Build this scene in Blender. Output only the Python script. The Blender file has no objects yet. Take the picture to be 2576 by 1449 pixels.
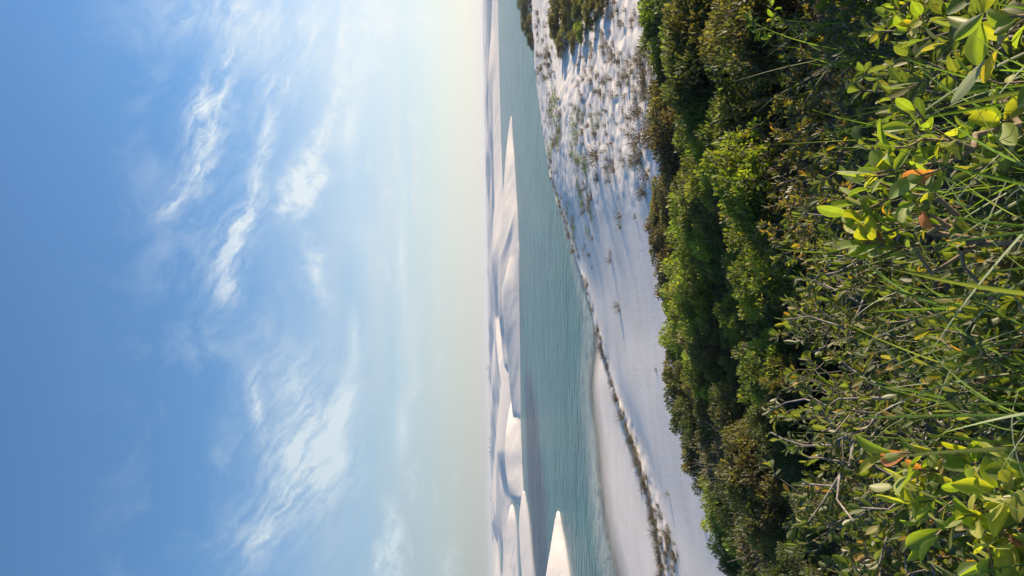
import bpy, math, random
import numpy as np
from mathutils import Vector, Matrix, Quaternion

R = math.radians
rng = np.random.default_rng(7)
random.seed(7)
scene = bpy.context.scene
col = scene.collection

# ------------------------------------------------------------------ camera
CAM_H = 11.0                                   # eye height above the lagoon
PITCH, ROLL, FOC = R(1.94), R(0.96), 26.0      # the phone was held on its side: world "right" is picture "up"
CF = np.array([0, math.cos(PITCH), -math.sin(PITCH)])
CU = np.array([0, math.sin(PITCH), math.cos(PITCH)])
CR = np.array([1.0, 0, 0])
IX = -CU * math.cos(ROLL) - CR * math.sin(ROLL)     # picture right
IY = CR * math.cos(ROLL) - CU * math.sin(ROLL)      # picture up
cam_d = bpy.data.cameras.new('camera')
cam = bpy.data.objects.new('camera', cam_d)
col.objects.link(cam)
cam_d.sensor_fit = 'HORIZONTAL'; cam_d.sensor_width = 36; cam_d.lens = FOC
cam_d.clip_start = 0.05; cam_d.clip_end = 20000
M = Matrix.Identity(4)
for i in range(3):
    M[i][0] = IX[i]; M[i][1] = IY[i]; M[i][2] = -CF[i]
M.translation = (0, 0, CAM_H)
cam.matrix_world = M
scene.camera = cam
FP = FOC / 36 * 2576                           # focal length in units of a 2576 wide print of the photograph

def ray(px, py):
    """direction (depth 1) through a place in a 2576x1449 print of the photograph"""
    return CF + (px - 1288) / FP * IX + (724.5 - py) / FP * IY
def at_z(px, py, z):
    d = ray(px, py); s = (z - CAM_H) / d[2]
    return d * s + np.array([0, 0, CAM_H])
def at_y(px, py, y):
    d = ray(px, py); s = y / d[1]
    return d * s + np.array([0, 0, CAM_H])
def seen_at(p):
    """where a world point shows in the 2576 print"""
    v = np.asarray(p, float) - np.array([0, 0, CAM_H]); k = v @ CF
    return 1288 + FP * (v @ IX) / k, 724.5 - FP * (v @ IY) / k

# ------------------------------------------------------------------ light
SUN_AZ, SUN_EL = R(76), R(13.5)                  # azimuth clockwise from +Y (towards +X)
sun_dir = Vector((math.sin(SUN_AZ) * math.cos(SUN_EL), math.cos(SUN_AZ) * math.cos(SUN_EL), math.sin(SUN_EL)))
sun_d = bpy.data.lights.new('sun', 'SUN'); sun_d.energy = 5.0; sun_d.angle = R(0.53); sun_d.color = (1.0, 0.80, 0.58)
sun = bpy.data.objects.new('sun', sun_d); col.objects.link(sun)
sun.rotation_euler = sun_dir.to_track_quat('Z', 'Y').to_euler()
sun.location = (60, 40, 40)
scene.view_settings.view_transform = 'Standard'
scene.view_settings.look = 'None'
scene.view_settings.gamma = 1
scene.view_settings.use_curve_mapping = False
scene.view_settings.exposure = 0.88
scene.cycles.max_bounces = 6
scene.cycles.diffuse_bounces = 3
scene.cycles.transparent_max_bounces = 8
scene.cycles.caustics_reflective = False; scene.cycles.caustics_refractive = False
scene.cycles.use_adaptive_sampling = True; scene.cycles.adaptive_threshold = 0.02
scene.cycles.use_denoising = True
try: scene.cycles.denoiser = 'OPENIMAGEDENOISE'
except Exception: pass

# ------------------------------------------------------------------ node helpers
class NT:
    def __init__(s, tree): s.t = tree; s.n = tree.nodes; s.l = tree.links
    def new(s, kind, **kw):
        n = s.n.new(kind)
        for k, v in kw.items(): setattr(n, k, v)
        return n
    def put(s, sock, v):
        if hasattr(v, 'is_linked') or hasattr(v, 'links'): s.l.new(v, sock)
        else: sock.default_value = v
    def math(s, op, a, b=None, c=None, clamp=False):
        n = s.new('ShaderNodeMath', operation=op); n.use_clamp = clamp
        s.put(n.inputs[0], a)
        if b is not None: s.put(n.inputs[1], b)
        if c is not None: s.put(n.inputs[2], c)
        return n.outputs[0]
    def vmath(s, op, a, b=None, scale=None):
        n = s.new('ShaderNodeVectorMath', operation=op)
        s.put(n.inputs[0], a)
        if b is not None: s.put(n.inputs[1], b)
        if scale is not None: s.put(n.inputs[3], scale)
        return n.outputs['Value'] if op in ('DOT_PRODUCT', 'LENGTH', 'DISTANCE') else n.outputs[0]
    def step(s, x, lo, hi, a=0.0, b=1.0):
        n = s.new('ShaderNodeMapRange', interpolation_type='SMOOTHSTEP')
        s.put(n.inputs[0], x); s.put(n.inputs[1], lo); s.put(n.inputs[2], hi); s.put(n.inputs[3], a); s.put(n.inputs[4], b)
        return n.outputs[0]
    def lin(s, x, lo, hi, a=0.0, b=1.0):
        n = s.new('ShaderNodeMapRange')
        s.put(n.inputs[0], x); s.put(n.inputs[1], lo); s.put(n.inputs[2], hi); s.put(n.inputs[3], a); s.put(n.inputs[4], b)
        return n.outputs[0]
    def mix(s, f, a, b, blend='MIX'):
        n = s.new('ShaderNodeMix', data_type='RGBA', blend_type=blend)
        s.put(n.inputs[0], f); s.put(n.inputs[6], a); s.put(n.inputs[7], b)
        return n.outputs[2]
    def noise(s, vec, scale, detail=3.0, rough=0.5, dist=0.0, out=0):
        n = s.new('ShaderNodeTexNoise')
        if vec is not None: s.put(n.inputs['Vector'], vec)
        n.inputs['Scale'].default_value = scale; n.inputs['Detail'].default_value = detail
        n.inputs['Roughness'].default_value = rough; n.inputs['Distortion'].default_value = dist
        return n.outputs[out]
    def combine(s, x, y, z=0.0):
        n = s.new('ShaderNodeCombineXYZ'); s.put(n.inputs[0], x); s.put(n.inputs[1], y); s.put(n.inputs[2], z)
        return n.outputs[0]
    def split(s, v):
        n = s.new('ShaderNodeSeparateXYZ'); s.put(n.inputs[0], v); return n.outputs

# ------------------------------------------------------------------ sky
world = bpy.data.worlds.new('World'); scene.world = world; world.use_nodes = True
W = NT(world.node_tree); W.n.clear()
sky = W.new('ShaderNodeTexSky', sky_type='NISHITA', sun_disc=False)
sky.sun_elevation = SUN_EL; sky.sun_rotation = SUN_AZ
sky.altitude = 0; sky.air_density = 1.15; sky.dust_density = 0.25; sky.ozone_density = 5.0
SKY_STRENGTH = 0.115
tc = W.new('ShaderNodeTexCoord')
dx, dy, dz = W.split(tc.outputs['Generated'])
azim = W.math('MULTIPLY', W.math('ARCTAN2', dx, dy), 57.2958)                       # degrees, clockwise from +Y
elev = W.math('MULTIPLY', W.math('ARCSINE', dz), 57.2958)
q0 = W.combine(azim, elev, 0.0)
def ae(px, py):
    d = ray(px, py); d = d / np.linalg.norm(d)
    return math.degrees(math.atan2(d[0], d[1])), math.degrees(math.asin(d[2]))
def warped(q, scale, amt, detail):
    c = W.noise(q, scale, detail, 0.55, out=1)
    c = W.vmath('SUBTRACT', c, (0.5, 0.5, 0.5))
    return W.vmath('ADD', q, W.vmath('SCALE', c, scale=amt))
qw = warped(q0, 0.32, 2.2, 4.0)                 # gently pulled about
qc = warped(q0, 0.60, 2.4, 5.0)                 # ragged, for the thicker wisps
qs = warped(q0, 0.12, 1.4, 1.0)
fib = W.combine(W.vmath('DOT_PRODUCT', qw, (0.8, 1.2, 0)), W.vmath('DOT_PRODUCT', qw, (-0.20, 0.30, 0)), 3.0)
fibre = W.noise(fib, 1.1, 4.0, 0.62)             # streaks that follow the wind
lump = W.noise(qw, 0.9, 5.0, 0.62)
def wisps(lst, q):
    """soft drawn-out puffs: each lies between two bearings of the sky"""
    acc = None
    for a, b, width, gain in lst:
        (ax, ay), (bx, by) = ae(*a), ae(*b)
        L = math.hypot(bx - ax, by - ay); w = width / 2576 * 69 * 1.9
        mp = W.new('ShaderNodeMapping', vector_type='TEXTURE')
        W.l.new(q, mp.inputs[0])
        mp.inputs[1].default_value = ((ax + bx) / 2, (ay + by) / 2, 0); mp.inputs[2].default_value = (0, 0, math.atan2(by - ay, bx - ax))
        mp.inputs[3].default_value = (L * 0.72 + w * 0.8, w, 1e4)
        g = W.new('ShaderNodeTexGradient', gradient_type='QUADRATIC_SPHERE'); W.l.new(mp.outputs[0], g.inputs[0])
        acc = W.math('MULTIPLY_ADD', g.outputs[1], gain * 1.5, acc if acc is not None else 0.0)
    return acc
CIRRUS = [  # thin streaky wisps
    ((400, 560), (470, 470), 36, .30), ((470, 470), (520, 380), 42, .40), ((520, 380), (560, 260), 36, .42), ((470, 480), (540, 330), 80, .16),
    ((500, 330), (525, 200), 28, .62), ((560, 330), (580, 90), 18, .42), ((590, 10), (660, 70), 70, .34), ((440, 30), (470, 60), 80, .18), ((560, 60), (560, 250), 60, .16),
    ((560, 780), (600, 620), 38, .42), ((600, 620), (650, 440), 30, .66), ((650, 440), (690, 260), 22, .60), ((675, 260), (730, 170), 44, .52), ((580, 700), (640, 500), 75, .18),
    ((520, 720), (590, 560), 60, .22), ((655, 1110), (640, 930), 24, .48), ((610, 1449), (700, 1290), 34, .46), ((690, 1330), (800, 1090), 70, .34), ((800, 1340), (770, 1000), 130, .22),
    ((760, 1300), (830, 1060), 85, .22), ((680, 830), (780, 1060), 40, .25), ((800, 30), (760, 170), 50, .28), ((720, 1200), (860, 900), 110, .20), ((560, 1449), (640, 1250), 60, .16)]
THICK = [   # fuller clouds
    ((738, 535), (795, 375), 42, .80), ((725, 525), (750, 480), 34, .50), ((790, 380), (828, 300), 26, .60), ((828, 300), (858, 160), 20, .52),
    ((858, 160), (872, 20), 22, .48), ((770, 590), (822, 780), 36, .48), ((800, 470), (818, 430), 30, .55), ((930, 5), (980, 60), 46, .70), ((1045, 30), (1075, 85), 44, .55),
    ((990, 1460), (985, 1285), 30, .95), ((950, 1460), (948, 1370), 14, .70), ((1130, 1460), (1125, 1390), 30, .60), ((1030, 260), (1048, 335), 14, .50),
    ((1155, 800), (1160, 770), 14, .35), ((1100, 870), (1098, 950), 10, .35), ((1150, 1180), (1150, 1230), 12, .3)]
SOFT = [    # smooth drawn-out bands
    ((850, 1130), (895, 920), 30, .72), ((895, 920), (893, 780), 18, .50), ((820, 1200), (860, 1040), 45, .35), ((1005, 1180), (1015, 980), 22, .55), ((1015, 980), (1005, 300), 18, .36),
    ((1040, 1100), (1040, 700), 30, .22), ((890, 450), (870, 180), 40, .40), ((1095, 1000), (1090, 400), 14, .20), ((930, 250), (920, -50), 60, .40), ((620, 120), (600, -150), 90, .28), ((800, 200), (780, -150), 90, .30), ((440, 60), (420, -150), 90, .16), ((780, 1180), (700, 980), 90, .16), ((900, 420), (880, -80), 80, .26), ((1060, 200), (1060, -100), 80, .20), ((700, 1000), (800, 820), 70, .14), ((930, 700), (900, 480), 50, .20)]
cir = wisps(CIRRUS, qw); thk = wisps(THICK, qc); sft = W.math('MULTIPLY', wisps(SOFT, qs), W.step(fibre, .25, .75, .70, 1.10))
cir = W.math('MULTIPLY', cir, W.math('ADD', W.step(fibre, .32, .70, .10, 1.15), W.step(lump, .40, .75, 0.0, .30)))
thk = W.math('MULTIPLY', thk, W.step(lump, .30, .62, .25, 1.15))
# a haze veil that thickens towards the horizon everywhere, and long faint bands in it
band = W.noise(W.combine(W.math('MULTIPLY', azim, 0.035), W.math('MULTIPLY', elev, 0.42), 7.0), 1.0, 4.0, 0.55, 0.3)
veil = W.math('MULTIPLY', W.step(elev, 21.0, 5.0), W.step(band, .30, .70, .62, 1.0))
veil = W.math('MULTIPLY', veil, 0.74)
mist = W.math('MULTIPLY', W.step(elev, 8.0, -0.5), 0.55)
mask = W.math('ADD', W.math('MULTIPLY', cir, 1.0), W.math('ADD', thk, sft))
puff = W.noise(W.combine(W.math('MULTIPLY', azim, 0.20), W.math('MULTIPLY', elev, 0.60), 2.0), 1.0, 5.0, 0.6, 0.5)     # small far-off puffs low in the sky, all round
puff = W.math('MULTIPLY', W.step(puff, .55, .70), W.math('MULTIPLY', W.step(elev, 1.5, 3.5), W.step(elev, 11.0, 7.0)))
high = W.noise(W.combine(W.vmath('DOT_PRODUCT', qw, (0.05, 0.22, 0)), W.vmath('DOT_PRODUCT', qw, (0.16, -0.05, 0)), 5.0), 1.0, 5.0, 0.6, 0.6)   # thin cirrus haze, all round
high = W.math('MULTIPLY', W.step(high, .46, .74), W.math('MULTIPLY', W.step(elev, 7.0, 12.0), W.step(elev, 30.0, 20.0)))
mask = W.math('ADD', mask, W.math('ADD', W.math('MULTIPLY', puff, 0.34), W.math('MULTIPLY', high, 0.24)))
mask = W.math('MINIMUM', mask, 0.90)
# thin cloud and haze scatter the sunlight forward: brighter towards the sun's side
sdot = W.vmath('DOT_PRODUCT', tc.outputs['Generated'], tuple(sun_dir))
toward = W.lin(sdot, -0.25, 1.0)
veil_col = W.mix(toward, (1.60, 1.98, 2.28, 1), (5.5, 5.5, 5.35, 1))
mist_col = W.mix(toward, (1.42, 1.56, 1.62, 1), (6.6, 6.25, 5.5, 1))
cloud_col = W.mix(toward, (2.6, 3.2, 3.6, 1), (4.9, 5.1, 5.1, 1))
c = W.mix(veil, sky.outputs[0], veil_col)
c = W.mix(mask, c, cloud_col)
c = W.mix(mist, c, mist_col)
bg = W.new('ShaderNodeBackground'); W.put(bg.inputs[0], c); bg.inputs[1].default_value = SKY_STRENGTH
world.cycles.sampling_method = 'MANUAL'; world.cycles.sample_map_resolution = 512
wo = W.new('ShaderNodeOutputWorld'); W.l.new(bg.outputs[0], wo.inputs[0])

# ------------------------------------------------------------------ numeric noise for the land
def _hash(ix, iy, s):
    n = (ix.astype(np.int64) * 374761393 + iy.astype(np.int64) * 668265263 + s * 1442695040888963) & 0x7fffffff
    n = (n ^ (n >> 13)) * 1274126177 & 0x7fffffff
    return ((n ^ (n >> 16)) & 0xffff) / 65535.0
def vnoise(x, y, s=0):
    x = np.asarray(x, float); y = np.asarray(y, float)
    ix, iy = np.floor(x), np.floor(y); fx, fy = x - ix, y - iy
    fx = fx ** 3 * (fx * (fx * 6 - 15) + 10); fy = fy ** 3 * (fy * (fy * 6 - 15) + 10)
    a = _hash(ix, iy, s); b = _hash(ix + 1, iy, s); c_ = _hash(ix, iy + 1, s); d = _hash(ix + 1, iy + 1, s)
    return (a + (b - a) * fx) * (1 - fy) + (c_ + (d - c_) * fx) * fy - 0.5
def fbm(x, y, o=4, s=0):
    r = 0; a = 1.0
    for i in range(o):
        r = r + a * vnoise(x, y, s + i * 17); x = x * 2.03 + 5.1; y = y * 2.03 + 1.7; a *= 0.5
    return r
def sstep(x, a, b):
    t = np.clip((x - a) / (b - a), 0, 1); return t * t * (3 - 2 * t)

# ------------------------------------------------------------------ the lie of the land
# bearings (rows of the print), the far edge of the thicket, the crest of the bank and the water's edge
rows_Y = np.array([-900, -300, 0, 145, 290, 450, 570, 700, 830, 960, 1100, 1240, 1330, 1449, 1750, 2300.])
edge_px = [1625, 1630, 1640, 1655, 1665, 1668, 1650, 1655, 1668, 1680, 1710, 1755, 1785, 1830, 1930, 2100]
edge_z = [3.0, 3.2, 3.5, 3.75, 3.9, 3.85, 3.6, 3.3, 3.0, 2.8, 2.65, 2.55, 2.5, 2.4, 2.3, 2.3]
mid_z = [2.5, 3.0, 3.5, 4.0, 4.25, 3.95, 3.3, 2.75, 2.4, 2.2, 2.05, 1.95, 1.9, 1.85, 1.7, 1.7]
crest_px = [1325, 1328, 1338, 1345, 1362, 1385, 1420, 1465, 1497, 1531, 1581, 1626, 1645, 1662, 1715, 1800]
crest_z = [2.2, 2.4, 2.7, 2.9, 2.8, 2.5, 2.15, 1.85, 1.65, 1.5, 1.45, 1.45, 1.5, 1.5, 1.4, 1.4]
wat_px = [None] * 9 + [1500, 1516, 1530, 1545, 1575, 1650, 1750]
tt = []; KY = []; KZ = []
for i, Y in enumerate(rows_Y):
    e = at_z(edge_px[i], Y, edge_z[i]); c_ = at_z(crest_px[i], Y, crest_z[i])
    if wat_px[i] is None: yw = c_[1] + 7; yb = c_[1] + 3.0; zb = 0.5
    else: yw = at_z(wat_px[i], Y, 0)[1]; yb = c_[1] + 2.6; zb = 0.8
    ym = e[1] + 0.5 * (c_[1] - e[1])
    tt.append(c_[0] / c_[1])
    lf = float(np.interp(Y, [300, 900], [0, 1]))
    KY.append([-40, 0.0, 4.0, 12.0, e[1] * 0.78, e[1], ym, c_[1] - 2.5, c_[1], yb, yw, yw + 9, yw + 26, yw + 60])
    KZ.append([9.6, 9.35, 8.45 - 0.95 * lf, 6.55 - 1.45 * lf, edge_z[i] + 0.9, edge_z[i], mid_z[i], crest_z[i] + .04, crest_z[i], zb, 0.0, -0.5, -1.7, -2.4])
tt = np.array(tt); KY = np.array(KY); KZ = np.array(KZ)
o = np.argsort(tt); tt = tt[o]; KY = KY[o]; KZ = KZ[o]
def smooth_cols(t, K):
    """knots at bearing t: cubic between the measured bearings"""
    t = np.clip(t, tt[0], tt[-1]); i = np.clip(np.searchsorted(tt, t) - 1, 0, len(tt) - 2)
    m = np.gradient(K, tt, axis=0)
    h = tt[i + 1] - tt[i]; u = ((t - tt[i]) / h)[..., None]; h = h[..., None]
    return ((2*u**3-3*u**2+1) * K[i] + (u**3-2*u**2+u) * h * m[i] + (-2*u**3+3*u**2) * K[i+1] + (u**3-u**2) * h * m[i+1])

# the far dunes: (row, crest px, foot px) and how far behind the foot the crest line runs (metres)
DUNES = [
    ([(-400, 1238, 1248), (0, 1240, 1252), (300, 1240, 1259), (480, 1243, 1264), (620, 1247, 1269), (760, 1255, 1272), (860, 1270, 1272)], 40, 50),
    ([(285, 1286, 1287), (330, 1279, 1289), (400, 1272, 1294), (470, 1267, 1298), (540, 1262, 1302), (620, 1257, 1304), (700, 1253, 1305), (780, 1254, 1306), (860, 1262, 1306), (940, 1272, 1306), (1000, 1284, 1300)], 30, 45),
    ([(560, 1303, 1303), (620, 1292, 1305), (670, 1277, 1305), (720, 1266, 1305.5), (760, 1264, 1306), (820, 1268, 1307), (890, 1275, 1308), (990, 1284, 1309), (1060, 1293, 1309.5), (1100, 1303, 1310)], 16, 22),
    ([(940, 1304, 1304), (975, 1295, 1304), (1010, 1285, 1305), (1060, 1276, 1309), (1120, 1270, 1312), (1180, 1272, 1314), (1240, 1282, 1317), (1290, 1296, 1318)], 22, 30),
    ([(1225, 1318, 1319), (1245, 1313, 1322), (1270, 1309, 1326), (1310, 1306, 1331), (1380, 1308, 1337), (1449, 1313, 1343), (1700, 1322, 1362), (2100, 1345, 1390)], 45, 25),
    ([(1262, 1285, 1290), (1300, 1278, 1297), (1340, 1274, 1300), (1400, 1271, 1302), (1449, 1270, 1304), (1700, 1270, 1310), (2100, 1280, 1320)], 75, 40),
    ([(1276, 1403, 1404), (1290, 1399, 1408), (1324, 1393, 1414), (1387, 1383, 1425), (1449, 1373, 1434), (1700, 1360, 1470), (2100, 1345, 1520)], 27, 20),
    ([(1040, 1262, 1272), (1110, 1256, 1280), (1200, 1256, 1284), (1300, 1262, 1286), (1380, 1266, 1288), (1500, 1262, 1290), (2000, 1262, 1294)], 40, 60),
    ([(640, 1242, 1256), (720, 1243, 1262), (820, 1246, 1268), (900, 1252, 1274), (980, 1262, 1280), (1040, 1272, 1284)], 50, 60)]
dune_t = []
for dn, (pts, dcrest, dfall) in enumerate(DUNES):
    T = []; B = []; Cy = []; Cz = []; Fl = []; tall = max(pb - pc for _, pc, pb in pts)
    for (Y, pc, pb) in pts:
        k = min(1.0, max(.05, 1.25 * (pb - pc) / tall)) if dn in (1, 4, 5, 6) else 1.0     # thin out towards a tip
        b = at_z(pb, Y, 0.0); c_ = at_y(pc, Y, b[1] + dcrest * k)
        T.append(b[0] / b[1]); B.append(b[1]); Cy.append(c_[1]); Cz.append(max(c_[2], 0.02)); Fl.append(dfall * k)
    k = np.argsort(T); dune_t.append((np.array(T)[k], np.array(B)[k], np.array(Cy)[k], np.array(Cz)[k], np.array(Fl)[k], dn in (1, 4, 5, 6)))
def pcs(x, xp, fp):
    """smooth interpolation of a measured line"""
    x = np.asarray(x, float); xc = np.clip(x, xp[0], xp[-1]); m = np.gradient(fp, xp)
    i = np.clip(np.searchsorted(xp, xc) - 1, 0, len(xp) - 2); h = xp[i + 1] - xp[i]; u = (xc - xp[i]) / h
    return (2*u**3-3*u**2+1) * fp[i] + (u**3-2*u**2+u) * h * m[i] + (-2*u**3+3*u**2) * fp[i+1] + (u**3-u**2) * h * m[i+1]
def saw(p, steep=0.22):
    p = p - np.floor(p)
    a = np.where(p < 1 - steep, p / (1 - steep), (1 - p) / steep)
    return a * a * (3 - 2 * a) * 0.5 + a * 0.5
far_T = np.array([-0.9, -0.5, -0.30, -0.1, 0.1, 0.40, 0.9])
far_Y = np.array([330., 330., 340., 350., 420., 520., 640.])
def land(x, y):
    x = np.asarray(x, float); y = np.asarray(y, float)
    yy = np.maximum(y, 0.3); t = x / np.maximum(yy, 6.0)
    t = np.where(y < 6, x / 6.0, t)
    ky = smooth_cols(t, KY); kz = smooth_cols(t, KZ)
    n = KY.shape[1]
    z = np.full(x.shape, -2.4)
    m = np.zeros_like(kz)
    sl = (kz[..., 1:] - kz[..., :-1]) / np.maximum(ky[..., 1:] - ky[..., :-1], 0.05)
    pr = sl[..., 1:] * sl[..., :-1]
    m[..., 1:-1] = np.where(pr > 0, 2 * pr / np.where(np.abs(sl[..., 1:] + sl[..., :-1]) < 1e-9, 1, sl[..., 1:] + sl[..., :-1]), 0)
    m[..., 0] = sl[..., 0]
    m[..., 2:5] = 0.5 * (sl[..., 1:4] + sl[..., 2:5])
    for k in range(n - 1):
        a, b = ky[..., k], ky[..., k + 1]
        s_ = (y >= a) & (y < b); h = np.maximum(b - a, 0.05); u = (y - a) / h
        v = (2*u**3-3*u**2+1) * kz[..., k] + (u**3-2*u**2+u) * h * m[..., k] + (-2*u**3+3*u**2) * kz[..., k+1] + (u**3-u**2) * h * m[..., k+1]
        z = np.where(s_, v, z)
    dry = sstep(z, 0.15, 1.2)
    on_sand = dry * sstep(y, ky[..., 4], ky[..., 5] + 4) * (1 - sstep(y, ky[..., 8] - 2, ky[..., 8]))
    # wind-shaped undulations in the sand, hummocks on the sunlit mound and along the bank
    z = z + on_sand * (0.22 * fbm(x / 26 + y / 40, y / 7, 2, 3) + 0.035 * fbm(x / 7, y / 2.5, 3, 9))
    mound = sstep(t, 0.06, 0.20)
    z = z + on_sand * mound * (0.23 * np.abs(fbm(x / 1.5, y / 1.5, 3, 21)) + 0.20 * fbm(x / 5, y / 5, 2, 5))
    bank = np.exp(-((y - ky[..., 8] + 1.5) / 2.2) ** 2) * dry
    z = z + bank * (0.22 * fbm(x / 2.4, y / 2.4, 3, 31) + 0.16 * np.abs(fbm(x / 1.1, y / 1.1, 2, 33)))
    hill = 1 - sstep(y, ky[..., 4], ky[..., 5])
    z = z + hill * 0.30 * fbm(x / 3.5, y / 3.5, 3, 41)
    # dunes across the lagoon
    for T, B, Cy, Cz, Fl, tip in dune_t:
        tq = x / yy
        b, cy, cz, fall = pcs(tq, T, B), pcs(tq, T, Cy), pcs(tq, T, Cz), np.maximum(pcs(tq, T, Fl), .5)
        inside = (tq > T[0]) & (tq < T[-1])
        u = (y - b) / np.maximum(cy - b, 1)
        front = cz * np.clip(u, -0.6, 1) ** 1 * (0.72 + 0.28 * np.clip(u, 0, 1))
        back = cz * (1 - sstep(y, cy, cy + fall)) - 2.0 * sstep(y, cy + fall * .8, cy + fall * 1.3)
        rip = 0.22 * cz * (.30 - np.abs(fbm(x / 16 + y / 22, y / 30, 3, 51))) * np.clip(u * 3, 0, 1) * (1 - 0.85 * np.clip((u - .5) * 2, 0, 1))
        span = T[-1] - T[0]; ends = sstep(tq, T[0], T[0] + .12 * span) * (1 - sstep(tq, T[-1] - (.015 if tip else .12) * span, T[-1]))
        h = np.where(u < 1, front + rip, back)
        h = (h + 1.0) * ends - 1.0
        z = np.where(inside & (h > z) & (u > -0.6), h, z)
    yf = pcs(x / yy, far_T, far_Y)
    k = sstep(y, yf, yf + 90)
    wx = x + 60 * fbm(x / 180, y / 180, 3, 61); wy = y + 70 * fbm(x / 210 + 9, y / 190, 3, 71)
    p1 = -(wx * 0.88 + wy * 0.30) / 135; p2 = -(wx * 0.55 + wy * 0.70) / 84 + 0.3
    amp = 0.55 + 0.9 * np.clip(fbm(x / 260, y / 240, 3, 81) + .35, 0, 1)
    f = -1.0 + 6.4 * saw(p1, .3) * amp + 2.6 * saw(p2, .3) * (0.5 + fbm(x / 90, y / 90, 2, 83)) + 2.6 * fbm(x / 420, y / 420, 3, 91)
    f = f + 2.2 * sstep(y, 700, 1600)
    f = np.minimum(f, 10.5 + 0.25 * (f - 10.5))
    z = np.where((k > 0) & (k * f - 2.2 * (1 - k) > z), k * f - 2.2 * (1 - k), z)
    return z
def ground(x, y): return float(land(np.array([x]), np.array([y]))[0])
def edge_y(t): return float(smooth_cols(np.array([t]), KY)[0, 5])
def crest_y(t): return float(smooth_cols(np.array([t]), KY)[0, 8])

# ------------------------------------------------------------------ materials
def mat(name):
    m = bpy.data.materials.new(name); m.use_nodes = True
    t = NT(m.node_tree); t.n.clear()
    out = t.new('ShaderNodeOutputMaterial')
    return m, t, out
def pbsdf(t, base, rough=0.8, spec=0.3, normal=None):
    p = t.new('ShaderNodeBsdfPrincipled')
    t.put(p.inputs['Base Color'], base); t.put(p.inputs['Roughness'], rough)
    t.put(p.inputs['Specular IOR Level'], spec)
    if normal is not None: t.l.new(normal, p.inputs['Normal'])
    return p
def bump(t, h, strength, dist, normal=None):
    b = t.new('ShaderNodeBump'); t.put(b.inputs['Height'], h); b.inputs['Strength'].default_value = strength; b.inputs['Distance'].default_value = dist
    if normal is not None: t.l.new(normal, b.inputs['Normal'])
    return b.outputs[0]

def sand_material():
    m, t, out = mat('white_sand')
    g = t.new('ShaderNodeNewGeometry'); P = g.outputs['Position']; z = t.split(P)[2]
    att = t.new('ShaderNodeAttribute'); att.attribute_name = 'litter'
    big = t.noise(P, 0.35, 4, .6); mid = t.noise(P, 2.3, 5, .6); fine = t.noise(P, 14, 4, .65)
    c = t.mix(t.step(big, .3, .7), (0.73, 0.67, 0.59, 1), (0.80, 0.745, 0.67, 1))
    c = t.mix(t.math('MULTIPLY', t.step(fine, .35, .75), 0.25), c, (0.50, 0.45, 0.40, 1))
    shore = t.math('ADD', z, t.math('MULTIPLY', t.math('SUBTRACT', big, 0.5), 0.25))
    wet = t.step(shore, 0.16, 0.0)
    c = t.mix(wet, c, (0.62, 0.545, 0.455, 1))
    deep = t.step(z, 0.0, -1.5)
    c = t.mix(deep, c, (0.30, 0.33, 0.28, 1))
    lit = t.math('MULTIPLY', att.outputs['Fac'], t.step(mid, .10, .35))
    c = t.mix(lit, c, t.mix(fine, (0.040, 0.032, 0.020, 1), (0.085, 0.068, 0.045, 1)))
    # wind ripples, scuffs and grain
    rp = t.new('ShaderNodeMapping'); rp.inputs['Rotation'].default_value = (0, 0, 0.5); rp.inputs['Scale'].default_value = (1.0, 0.25, 1); t.l.new(P, rp.inputs[0])
    rip = t.noise(rp.outputs[0], 5.0, 3, .5, .4)
    scuff = t.noise(P, 1.6, 4, .6, .2)
    h = t.math('ADD', t.math('MULTIPLY', rip, 0.008), t.math('ADD', t.math('MULTIPLY', scuff, 0.007), t.math('MULTIPLY', fine, 0.003)))
    fp = t.new('ShaderNodeMapping'); fp.inputs['Rotation'].default_value = (0, 0, -0.4); fp.inputs['Scale'].default_value = (1.0, 0.35, 1); t.l.new(P, fp.inputs[0])
    swell = t.math('MULTIPLY', t.noise(fp.outputs[0], 0.16, 4, .6, .5), t.step(t.split(P)[1], 110, 200, 0.0, 0.14))      # broad wind ridges on the far dunes
    n = bump(t, t.math('ADD', h, swell), 1.0, 1.0)
    p = pbsdf(t, c, 0.95, 0.15, n)
    t.put(p.inputs['Roughness'], t.math('SUBTRACT', 0.95, t.math('MULTIPLY', wet, 0.45)))
    t.l.new(p.outputs[0], out.inputs[0]); return m

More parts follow.
